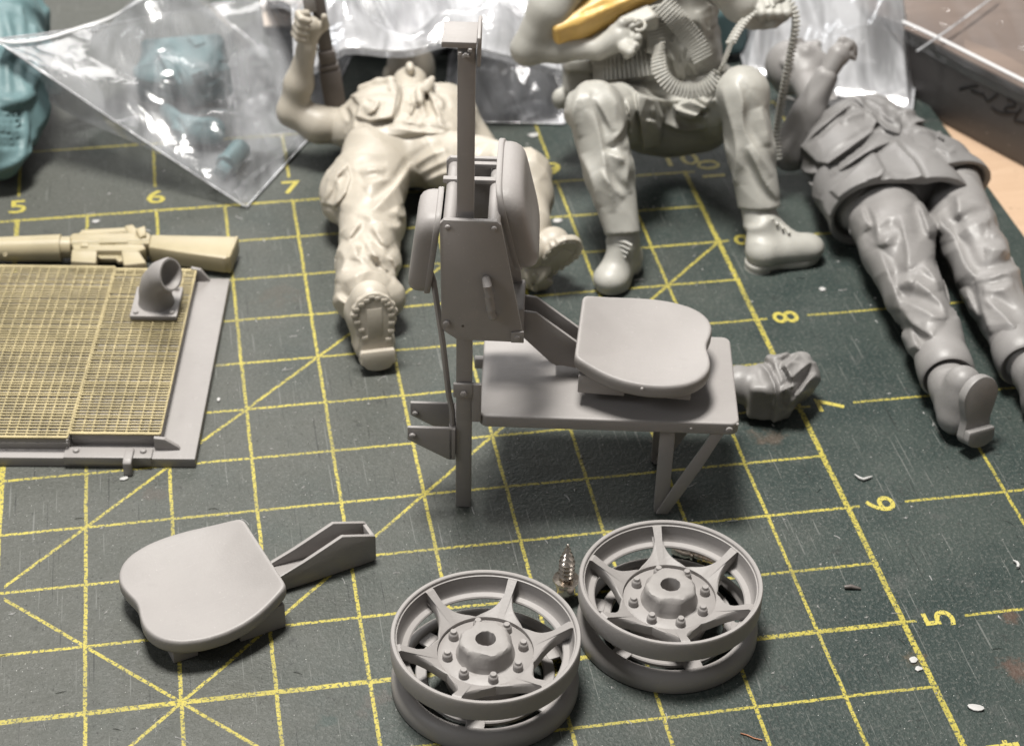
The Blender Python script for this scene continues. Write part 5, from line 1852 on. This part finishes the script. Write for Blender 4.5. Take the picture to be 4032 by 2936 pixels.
# ---------------------------------------------------------------- teal soldier at the left edge and teal gear in the bag
tz, to_ = root('teal_soldier', 20, 380, 'teal resin soldier figurine cut off by the left edge of the picture', 'figurine', 'unpainted soldier figurines')
s = Sdf((3.9, 10.3, -0.01), (6.0, 14.0, 1.5), 0.02)
s.cap(G(-48, 0, 0.75), G(2, 130, 0.55), 0.42, 0.36, 0.1, fold=(0.03, 12, 2, 0.5))
s.cap(G(2, 130, 0.55), G(7, 240, 0.40), 0.36, 0.33, 0.1, fold=(0.03, 14, 2, 1.5))
s.cap(G(2, 250, 0.38), G(-13, 330, 0.28), 0.31, 0.25, 0.08, fold=(0.02, 14, 2, 2.5))
s.cap(G(42, 20, 0.6), G(47, 190, 0.35), 0.22, 0.20, 0.1, fold=(0.025, 16, 2, 3.5))
s.wrinkle(0.03, 16, 44)
for px in ([(10, 30), (25, 90), (15, 160), (20, 210)], [(45, 20), (50, 90), (42, 170), (60, 215)], [(75, 60), (80, 130), (70, 190)], [(0, 220), (40, 228), (75, 210)]):
    s.stroke(px, 0.035, 0.06)
for y in range(245, 330, 13):
    s.stroke([(0, y), (25, y + 3), (48, y - 2)], 0.014, 0.02, 'sub', False)
s.stroke([(52, 235), (58, 290), (50, 350)], 0.03, 0.03)
sm(s, 'body', TEAL, tz, to_)

tpk, tpo = root('teal_backpack', 410, 215, 'teal resin field pack inside the clear bag at the left', 'model part')
s = Sdf((5.5, 11.0, 0.0), (7.1, 12.6, 0.8), 0.0145)
pcn = G(408, 150, 0.26)
Rp = frame((0.97, -0.12, 0.1), (0.05, -0.25, 1))
s.rbox(pcn, (0.33, 0.22, 0.17), Rp, 0.06, 0.03)
s.rbox(pcn + Rp @ np.array([0.16, -0.12, 0.0]), (0.19, 0.17, 0.16), frame((0.9, 0.25, 0.1), (0.05, -0.25, 1)), 0.04, 0.03)
s.rbox(pcn + Rp @ np.array([-0.2, -0.08, 0.0]), (0.15, 0.16, 0.15), frame((0.95, -0.3, 0.05), (-0.15, -0.25, 1)), 0.03, 0.02)
s.wrinkle(0.010, 26, 17)
t1 = lambda L: [(x / 1.686 * 0.5625, y / 1.686 * 0.5625) for x, y in L]
s.patch(t1([(1045, 360), (1110, 345), (1180, 400), (1285, 570), (1240, 660), (1180, 620)]), 0.05, 1.5)
s.patch(t1([(860, 445), (1040, 410), (1075, 560), (905, 545)]), 0.03, 1.5)
s.patch(t1([(1270, 510), (1480, 400), (1555, 440), (1565, 560), (1330, 645)]), -0.03, 1.5)
s.patch(t1([(1240, 250), (1330, 240), (1370, 290), (1290, 310)]), 0.03, 1.5)
s.pleats((0, 0, 1.686), [(1, (1010, 320), (1100, 340), (1180, 380)), (1, (1280, 500), (1380, 460), (1480, 420)), (-1, (920, 560), (1050, 570), (1180, 620)), (1, (1340, 580), (1420, 560), (1500, 500)), (1, (1100, 420), (1160, 500), (1200, 600))], 9, 0.03)
sm(s, 'pack', TEAL, tpk, tpo)
tst, tso = root('teal_pouch', 430, 300, 'teal resin lower sleeve piece below the pack in the clear bag', 'model part')
s = Sdf((5.9, 10.6, 0.0), (7.0, 11.9, 0.6), 0.0145)
s.cap(G(370, 248, 0.14), G(408, 285, 0.13), 0.07, 0.09, 0.05, flat=((0.7, 0.7, 0), 0.8))
s.cap(G(415, 288, 0.13), G(470, 292, 0.13), 0.12, 0.10, 0.05, fold=(0.012, 20, 2, 0.3))
s.stroke([(380, 255), (400, 275), (412, 300)], 0.018, 0.02, 'sub')
s.stroke([(420, 270), (450, 268), (485, 285)], 0.02, 0.03)
sm(s, 'sleeve', TEAL, tst, tso)
cyl = gz(515, 352, 0.10)
tc = empty('teal_canister', (cyl[0], cyl[1], 0), 0, 'teal resin cylinder with a square peg in the corner of the clear bag', 'model part')
cv = gz(538, 322, 0.12) - gz(492, 378, 0.10)
Mq = Matrix.Translation((0, 0, 0.105)) @ Vector((0, 0, 1)).rotation_difference(Vector(tuple(cv)).normalized()).to_matrix().to_4x4()
MB().lathe([(0.04, -0.12), (0.085, -0.115), (0.092, -0.10), (0.092, -0.085), (0.082, -0.08), (0.082, 0.14), (0.075, 0.155), (0.0, 0.155)], 32, Mq).build('barrel', TEAL, tc, 0, 40)
m_ = MB().box((-0.05, -0.035, -0.22), (0.05, 0.045, -0.115))
bmesh.ops.transform(m_.b, matrix=Mq, verts=m_.b.verts)
m_.build('peg', TEAL, tc, 0.006)

# ================================================================ bags, box, scraps
def tri(x):
    return 2 * np.abs(x / (2 * np.pi) - np.floor(x / (2 * np.pi) + 0.5))


def crumple(x, y, seed, f=1.0, a=1.0, n=9):
    r = np.random.RandomState(seed)
    z = 0
    for i in range(n):
        th = r.uniform(0, math.pi)
        k = f * r.uniform(2, 9) * (1 + 0.25 * i)
        w = 0.7 * np.sin(1.3 * x * f + r.uniform(0, 6)) + 0.7 * np.sin(1.7 * y * f + r.uniform(0, 6))
        z = z + a * 0.9 / k * (tri(k * (x * math.cos(th) + y * math.sin(th)) + w * 1.5 + r.uniform(0, 6)) - 0.5)
    return z


def film(name, quad, nu, nv, zf, mat, label, cat, lower=True, group=None, gap=None):
    """two sheets of film welded along their rim; quad: four mat-plane corners; zf(u, v, x, y): height of the upper sheet"""
    Q = [np.asarray(q, float)[:2] for q in quad]
    u = np.linspace(0, 1, nu)[:, None]
    v = np.linspace(0, 1, nv)[None, :]
    X = (1 - u) * (1 - v) * Q[0][0] + u * (1 - v) * Q[1][0] + u * v * Q[2][0] + (1 - u) * v * Q[3][0]
    Y = (1 - u) * (1 - v) * Q[0][1] + u * (1 - v) * Q[1][1] + u * v * Q[2][1] + (1 - u) * v * Q[3][1]
    Z, dx, dy = zf(u + 0 * v, v + 0 * u, X, Y)
    X, Y = X + dx, Y + dy
    c = np.array([Q[0][0], Q[0][1], 0.0])
    r = empty(name, tuple(c), 0, label, cat, group)
    V = np.stack([X, Y, Z], -1).reshape(-1, 3) - c
    idx = np.arange(nu * nv).reshape(nu, nv)
    F = np.stack([idx[:-1, :-1], idx[1:, :-1], idx[1:, 1:], idx[:-1, 1:]], -1).reshape(-1, 4)
    me = bpy.data.meshes.new('upper_film')
    me.from_pydata(V.tolist(), [], F.tolist())
    me.shade_smooth()
    link_mesh('upper_film', me, mat, r)
    if lower:
        Zl = Z - 0.002 - (Z - 0.008) * rim(u + 0 * v, v + 0 * u, 14) if gap is None else Z - gap
        Zl = np.maximum(Zl, 0.004)
        V2 = np.stack([X, Y, Zl], -1).reshape(-1, 3) - c
        me = bpy.data.meshes.new('lower_film')
        me.from_pydata(V2.tolist(), [], F.tolist())
        me.shade_smooth()
        link_mesh('lower_film', me, mat, r)
    ed = np.concatenate([V[idx[:, 0]], V[idx[-1, :]], V[idx[::-1, -1]], V[idx[0, ::-1]]])
    MB().tube([tuple(p_ + [0, 0, 0.003]) for p_ in ed[::2]], 0.008, 6).build('welded_edge', FILM2, r, 0, 60)
    return r


def rim(u, v, k=7):
    e = np.minimum(np.minimum(u, 1 - u), np.minimum(v, 1 - v))
    return 1 - np.exp(-(e * k) ** 1.5)


gear = [(pcn, 0.60, 0.62), (G(430, 275, 0.1), 0.30, 0.38), (cyl, 0.27, 0.30)]


def z_left(u, v, X, Y):
    b = 0.02 + 0.10 * np.sin(np.pi * u) * np.sin(np.pi * v)
    for c, h, w in gear:
        b = np.maximum(b, h * np.exp(-(((X - c[0]) ** 2 + (Y - c[1]) ** 2) / (w * w)) ** 1.6))
    Z = 0.012 + b * rim(u, v, 9) + 0.5 * rim(u, v, 12) * (crumple(X, Y, 5, 0.45, 0.5) + 0.03)
    lift_ = 0.93 * v ** 1.05 * (1 - u) ** 1.6          # far left side rides up on the teal figure
    Z = np.maximum(Z, 0.0102) + lift_
    return Z, 0 * X, 0 * X


bl = [gz(546, 460, 0.01), gz(697, 294, 0.01), gz(900, -130, 0.01), gz(60, 112, 0.35)]
bl[3] = gz(-12, 86, 0.95)
zip_left = film('zip_bag', [bl[0], bl[1], bl[2], bl[3]], 110, 150, z_left, FILM, 'clear plastic bag with teal gear, its corner pointing at the rifle', 'plastic bag', group='clear plastic bags')


def z_mid(u, v, X, Y):
    edge = 0.72 - 0.30 * np.clip((u - 0.55) / 0.45, 0, 1) - 0.25 * np.clip((0.18 - u) / 0.18, 0, 1)
    Z = edge + 0.30 * np.sin(np.pi * np.clip(v * 1.2, 0, 1)) + 0.25 * v
    Z = Z + np.clip(v * 8, 0.12, 1) * (crumple(X * 1.0, Y, 11, 0.36, 0.8, 6) + crumple(X * 1.7, Y * 0.45, 14, 0.5, 0.7, 6))
    return np.maximum(Z, 0.03), 0.05 * np.sin(9 * v + 2 * u), 0.03 * np.sin(14 * u)


film('zip_bag', [gz(652, 163, 0.60), gz(1240, 165, 0.42), gz(1330, -230, 0.5), gz(560, -230, 0.5)], 170, 120, z_mid, FILM2, 'crinkled shiny plastic bag covering the beige soldier\'s head', 'plastic bag', True, 'clear plastic bags', 0.06)


def z_flap(u, v, X, Y):
    Z = 0.012 + 0.30 * rim(u, v, 4) * np.clip(v * 1.6, 0, 1) + 0.9 * rim(u, v, 10) * (crumple(X, Y, 23, 0.55, 0.6) + 0.05)
    return np.maximum(Z, 0.010), 0 * X, 0 * X


film('zip_bag', [gz(985, 270, 0.01), gz(1250, 276, 0.01), gz(1290, 60, 0.01), gz(1000, 60, 0.01)], 80, 80, z_flap, FILM2, 'flat clear plastic bag between the post and the pale soldier', 'plastic bag', True, 'clear plastic bags')


def z_right(u, v, X, Y):
    Z = 0.05 + 0.62 * rim(u, v, 6) + rim(u, v, 14) * (crumple(X, Y, 31, 0.5, 1.0) + 0.1) + 0.25 * v
    return np.maximum(Z, 0.02), 0 * X, 0 * X


film('zip_bag', [gz(1650, 165, 0.02), gz(2018, 262, 0.02), gz(2062, -200, 0.02), gz(1540, -200, 0.02)], 120, 120, z_right, FILM2, 'puffed bright plastic bag behind the grey soldier\'s raised hand', 'plastic bag', True, 'clear plastic bags')

# what the bags hold: pale cards, one added to brighten its bag, and a teal block
t = NT('printed_card')
c = t.mix(t.noise(1.3, 3, 0.6), (0.62, 0.47, 0.34), (0.74, 0.70, 0.66))
t.link(c, t.bsdf.inputs['Base Color'])
t.bsdf.inputs['Roughness'].default_value = 0.6
CARD = t.m
t = NT('white_card')
c = t.mix(t.noise(1.0, 3, 0.6), (0.66, 0.66, 0.68), (0.80, 0.79, 0.78))
t.link(c, t.bsdf.inputs['Base Color'])
CARDW = t.m


def card(px, z, mat, label, tilt=0.0, th=0.02):
    P = [gz(x, y, z) for x, y in px]
    o_ = P[0].copy()
    m_ = MB().prism([tuple((p_ - o_)[:2]) for p_ in P], lambda a, b_, t_: Vector((a, b_, t_ + tilt * b_)), 0.0, th)
    ob = m_.build('paper_card', mat, None, 0.003)
    ob.location = tuple(o_)
    tag(ob, label, 'card')
    return ob


card([(585, 62), (745, 55), (760, -120), (560, -120)], 0.10, CARD, 'peach paper card inside the bags at the top, left of the dark bar', 0.03)
card([(780, 110), (1180, 95), (1240, -150), (760, -150)], 0.10, CARDW, 'white card added under the crinkled bag to whiten it, behind the post', 0.05)  # added under the film to make the bag look brighter
card([(1740, 150), (1990, 140), (2030, -120), (1700, -120)], 0.12, CARDW, 'white paper card inside the puffed bag at the right', 0.05)
tb_o, tbo = root('teal_block', 1590, 30, 'teal resin lump in the bag behind the raised belt hand', 'model part')
s = Sdf((10.5, 11.6, 0.0), (12.0, 13.6, 0.9), 0.02)
s.rbox(G(1588, 48, 0.3), (0.22, 0.22, 0.25), frame((1, 0.2, 0), (0, 0, 1)), 0.1, 0.05)
s.ell(G(1580, 20, 0.4), (0.16, 0.2, 0.22), None, 0.06)
sm(s, 'lump', TEAL, tb_o, tbo)

# dark box at the upper right, wrapped in film
b0, b1 = gz(2020, 238, -0.09), gz(2290, 382, -0.09)
ex = (b1 - b0) / np.linalg.norm(b1 - b0)
ey = np.array([-ex[1], ex[0], 0])
bx = empty('card_box', tuple(b0), 0, 'dark grey box with black handwriting on its side, wrapped in clear film', 'box')
t = NT('dark_box_card')
c = t.mix(t.noise(4, 4, 0.6), (0.062, 0.058, 0.058), (0.10, 0.094, 0.092))
c = t.mix(t.ramp(t.noise(24, 3, 0.7), 0.66, 0.74), c, (0.28, 0.26, 0.25))
t.link(c, t.bsdf.inputs['Base Color'])
t.bsdf.inputs['Roughness'].default_value = 0.5
BOXM = t.m
t = NT('printed_box_lid')
sp_ = t.new('ShaderNodeMapping')
sp_.inputs['Scale'].default_value = (0.5, 2.2, 1)
t.link(t.obj(), sp_.inputs[0])
c = t.mix(t.noise(1.2, 4, 0.6, sp_.outputs[0]), (0.09, 0.075, 0.07), (0.30, 0.23, 0.19))
t.link(c, t.bsdf.inputs['Base Color'])
t.bsdf.inputs['Roughness'].default_value = 0.25
LID = t.m


def fbox(a, b_, t_):
    return Vector(tuple(ex * a + ey * b_ + np.array([0, 0, t_])))


HB = 0.62
MB().prism([(-1.4, 0.0), (2.5, 0.0), (2.5, 3.0), (-1.4, 3.0)], fbox, 0.0, HB).build('box_side', BOXM, bx, 0.02)
MB().prism([(-1.42, -0.02), (2.52, -0.02), (2.52, 3.02), (-1.42, 3.02)], fbox, HB + 0.004, HB + 0.03).build('box_lid', LID, bx, 0.01)
t = NT('black_marker')
t.bsdf.inputs['Base Color'].default_value = (0.012, 0.011, 0.012, 1)
t.bsdf.inputs['Roughness'].default_value = 0.4
MARK = t.m


def on_face(x, y):
    return gplane(x, y, b0 - ey * 0.004, ey) - b0


for stroke_ in ([(2124, 168), (2140, 163), (2156, 160), (2166, 160)], [(2176, 176), (2184, 190), (2186, 196), (2198, 188), (2210, 178)], [(2230, 190), (2244, 194), (2252, 202), (2244, 208), (2228, 207), (2222, 214), (2236, 222), (2256, 220)],
                [(2196, 208), (2206, 216), (2222, 222), (2238, 222)], [(2262, 210), (2250, 228), (2244, 238), (2256, 240), (2272, 244)], [(2150, 170), (2166, 176), (2178, 180)]):
    P = smooth_path([on_face(q_[0], q_[1] + 30) for q_ in stroke_], 14)
    MB().tube([tuple(p_) for p_ in P], 0.010, 6, 0.35, tuple(ey)).build('handwriting', MARK, bx, 0, 60)


def wz(u, v, X, Y):
    return 0 * X, 0 * X, 0 * X


# film wrapped over the top edge of the box
nu, nv = 90, 50
u = np.linspace(0, 1, nu)[:, None]
v = np.linspace(0, 1, nv)[None, :]
a = -1.2 + 3.6 * u + 0 * v
sv = -0.10 + 2.4 * v + 0 * u                        # negative: hangs down the side, positive: over the lid
cr = crumple(a, sv, 41, 0.5, 0.22, 6)
bb = np.where(sv > 0, sv, 0) - 0.03 - 0.03 * np.exp(-(sv / 0.12) ** 2) + np.where(sv < 0, 0.5 * cr - 0.02, 0)
zz = HB + 0.045 + np.where(sv > 0, 0.25 * np.clip(sv, 0, 0.4) + cr * np.minimum(1, sv * 4), sv * 0.95) + 0.03 * np.exp(-(sv / 0.10) ** 2)
V = (a[..., None] * ex + bb[..., None] * ey + zz[..., None] * np.array([0, 0, 1.0])).reshape(-1, 3)
idx = np.arange(nu * nv).reshape(nu, nv)
F = np.stack([idx[:-1, :-1], idx[1:, :-1], idx[1:, 1:], idx[:-1, 1:]], -1).reshape(-1, 4)
me = bpy.data.meshes.new('wrap_film')
me.from_pydata(V.tolist(), [], F.tolist())
me.shade_smooth()
link_mesh('wrap_film', me, FILM3, bx)
P = smooth_path([G(2000, 48, 0.63) - b0, G(2060, 75, 0.63) - b0, G(2150, 120, 0.64) - b0, G(2300, 195, 0.64) - b0], 30)
MB().tube([tuple(p_) for p_ in P], 0.020, 8, 0.6).build('fold_glint', GLINT, bx, 0, 60)  # white tube painting the bright reflection along the film's fold
P = smooth_path([G(2030, 114, 0.63) - b0, G(2080, 80, 0.65) - b0, G(2140, 38, 0.66) - b0, G(2210, -15, 0.66) - b0], 30)
MB().tube([tuple(p_) for p_ in P], 0.010, 6, 0.6).build('film_edge', FILM2, bx, 0, 60)
fm = [c_ for c_ in zip_left.children if c_.name.startswith('upper_film')][0]
W_ = np.array([v_.co[:] for v_ in fm.data.vertices]) + np.array(zip_left.location)
q_ = (W_ - CAM) @ ROT
WX, WY = (0.5 + FOC * q_[:, 0] / -q_[:, 2]) / PS, (0.5 * 2936 / 4032 - FOC * q_[:, 1] / -q_[:, 2]) / PS


def on_film(x, y):
    return W_[np.argmin((WX - x) ** 2 + (WY - y) ** 2)] + np.array([0, 0, 0.015])


P = smooth_path([on_film(x_, y_) for x_, y_ in ((-8, 88), (20, 97), (60, 97), (110, 87), (170, 67), (240, 37), (310, 2), (360, -28))], 50)
o_ = P[0].copy()
zs = MB().tube([tuple(p_ - o_) for p_ in P], 0.022, 8, 0.5).build('fold_glint', GLINT, None, 0, 60)  # white tube standing in for the highlight on the bag's fold
zs.parent = zip_left
zs.location = tuple(o_ - np.array(zip_left.location))
# ---------------------------------------------------------------- resin scraps on the mat
def flake(x, y, L, W, rz, label, curl=0.0):
    p_ = gz(x, y, 0.0)
    rg_ = random.Random(int(x * 7 + y))
    n_ = 11
    P_ = []
    for k in range(n_):
        a_ = 2 * math.pi * k / n_
        j = rg_.uniform(0.75, 1.12)
        P_.append((L / 2 * math.cos(a_) * j, W / 2 * math.sin(a_) * j))
    m_ = MB().prism(P_, lambda a2, b2, t_: Vector((a2, b2, t_ + curl * (a2 / L) ** 2 + 0.002)), 0.0, 0.008)
    ob = m_.build('resin_flake', WHITE, None, 0.002)
    ob.location = tuple(p_)
    ob.rotation_euler = (0, 0, math.radians(rz))
    tag(ob, label, 'flake', 'white resin scraps on the mat')


flake(1180, 301, 0.105, 0.06, 5, 'oval white flake beside the 9 in the top margin', 0.02)
flake(1235, 490, 0.075, 0.06, 20, 'ragged white flake below the 9, right of the tall backrest')
flake(212, 492, 0.055, 0.045, 40, 'small white flake above the rifle carry handle')
flake(484, 886, 0.045, 0.022, 80, 'thin white flake beside the radiator flange edge')
flake(275, 1061, 0.06, 0.03, 15, 'white flake just in front of the radiator latch')
flake(2160, 1568, 0.09, 0.055, -30, 'largest white flake at the lower right corner', 0.03)
flake(2023, 1462, 0.06, 0.05, 60, 'upper of two white flakes beside the border line below the 5')
flake(2034, 1482, 0.05, 0.035, 20, 'lower of two white flakes beside the border line below the 5')
flake(1821, 642, 0.05, 0.045, 50, 'white flake in the shadow right of the pale soldier\'s boot')
for px, lab in (([(1893, 1050), (1904, 1058), (1912, 1061), (1922, 1058), (1932, 1054)], 'thin white curl of resin between the 6 and the 7'), ([(2244, 1240), (2252, 1244), (2256, 1250), (2254, 1256)], 'short white hooked shaving at the right edge above the 5')):
    P = [gz(x_, y_, 0.014) for x_, y_ in px]
    o_ = P[0].copy()
    o_[2] = 0
    ob = MB().tube([tuple(p_ - o_) for p_ in P], [0.004, 0.009, 0.010, 0.009, 0.004][:len(P)], 7).build('resin_shaving', WHITE, None, 0, 60)
    ob.location = tuple(o_)
    tag(ob, lab, 'shaving', 'white resin scraps on the mat')
# a dark splinter and a copper hair
p_ = gz(1888, 1304, 0)
ob = MB().tube([(-0.045, 0.012, 0.0102), (-0.01, 0.006, 0.016), (0.045, -0.012, 0.008)], [0.012, 0.014, 0.006], 8).build('dark_splinter', BROWN, None, 0, 60)
ob.location = tuple(p_)
tag(ob, 'short dark splinter right of the wheel, left of the 5', 'splinter')
p_ = gz(1640, 1623, 0)
ob = MB().tube([tuple(gz(x_, y_, 0.006) - p_) for x_, y_ in ((1640, 1623), (1655, 1627), (1670, 1634), (1688, 1638))], 0.004, 6).build('copper_hair', metal('copper', (0.75, 0.36, 0.22), 0.35), None, 0, 60)
ob.location = tuple(p_)
tag(ob, 'thin copper coloured hair of wire at the bottom edge, below the right wheel', 'wire')
# fine white dust
r_ = np.random.RandomState(9)
V, F = [], []
N_ = 1300
xs = r_.uniform(4.2, 12.0, N_)
ys = r_.uniform(4.0, 10.6, N_)
for x_, y_ in zip(xs, ys):
    sz = 0.0035 + 0.010 * r_.rand() ** 5
    a_ = r_.uniform(0, 6.28)
    e_ = r_.uniform(0.5, 2.2)
    i0 = len(V)
    ca, sa = math.cos(a_), math.sin(a_)
    for px_, py_, pz_ in ((-e_, -0.5, 0.0), (e_, -0.4, 0.1), (0.1, 0.7, 0.0), (0.0, 0.0, 0.9)):
        V.append((x_ + sz * (px_ * ca - py_ * sa), y_ + sz * (px_ * sa + py_ * ca), 0.001 + sz * pz_))
    F += [(i0, i0 + 1, i0 + 3), (i0 + 1, i0 + 2, i0 + 3), (i0 + 2, i0, i0 + 3)]
for k_ in range(150):
    x_, y_ = r_.uniform(4.4, 12.0), r_.uniform(4.2, 10.4)
    a_, cu_, ln_ = r_.uniform(0, 6.28), r_.uniform(-14, 14), r_.uniform(0.03, 0.085)
    i0 = len(V)
    for j_ in range(6):
        V.append((x_, y_, 0.0015))
        V.append((x_ - 0.0028 * math.sin(a_), y_ + 0.0028 * math.cos(a_), 0.004 + 0.004 * math.sin(j_ * 0.6)))
        x_ += ln_ / 5 * math.cos(a_)
        y_ += ln_ / 5 * math.sin(a_)
        a_ += cu_ * ln_ / 5
    for j_ in range(5):
        F.append((i0 + 2 * j_, i0 + 2 * j_ + 2, i0 + 2 * j_ + 3, i0 + 2 * j_ + 1))
me = bpy.data.meshes.new('resin_dust')
me.from_pydata(V, [], F)
tag(link_mesh('resin_dust', me, WHITE), 'fine white resin dust and filings strewn over the cutting mat', 'dust', kind='stuff')
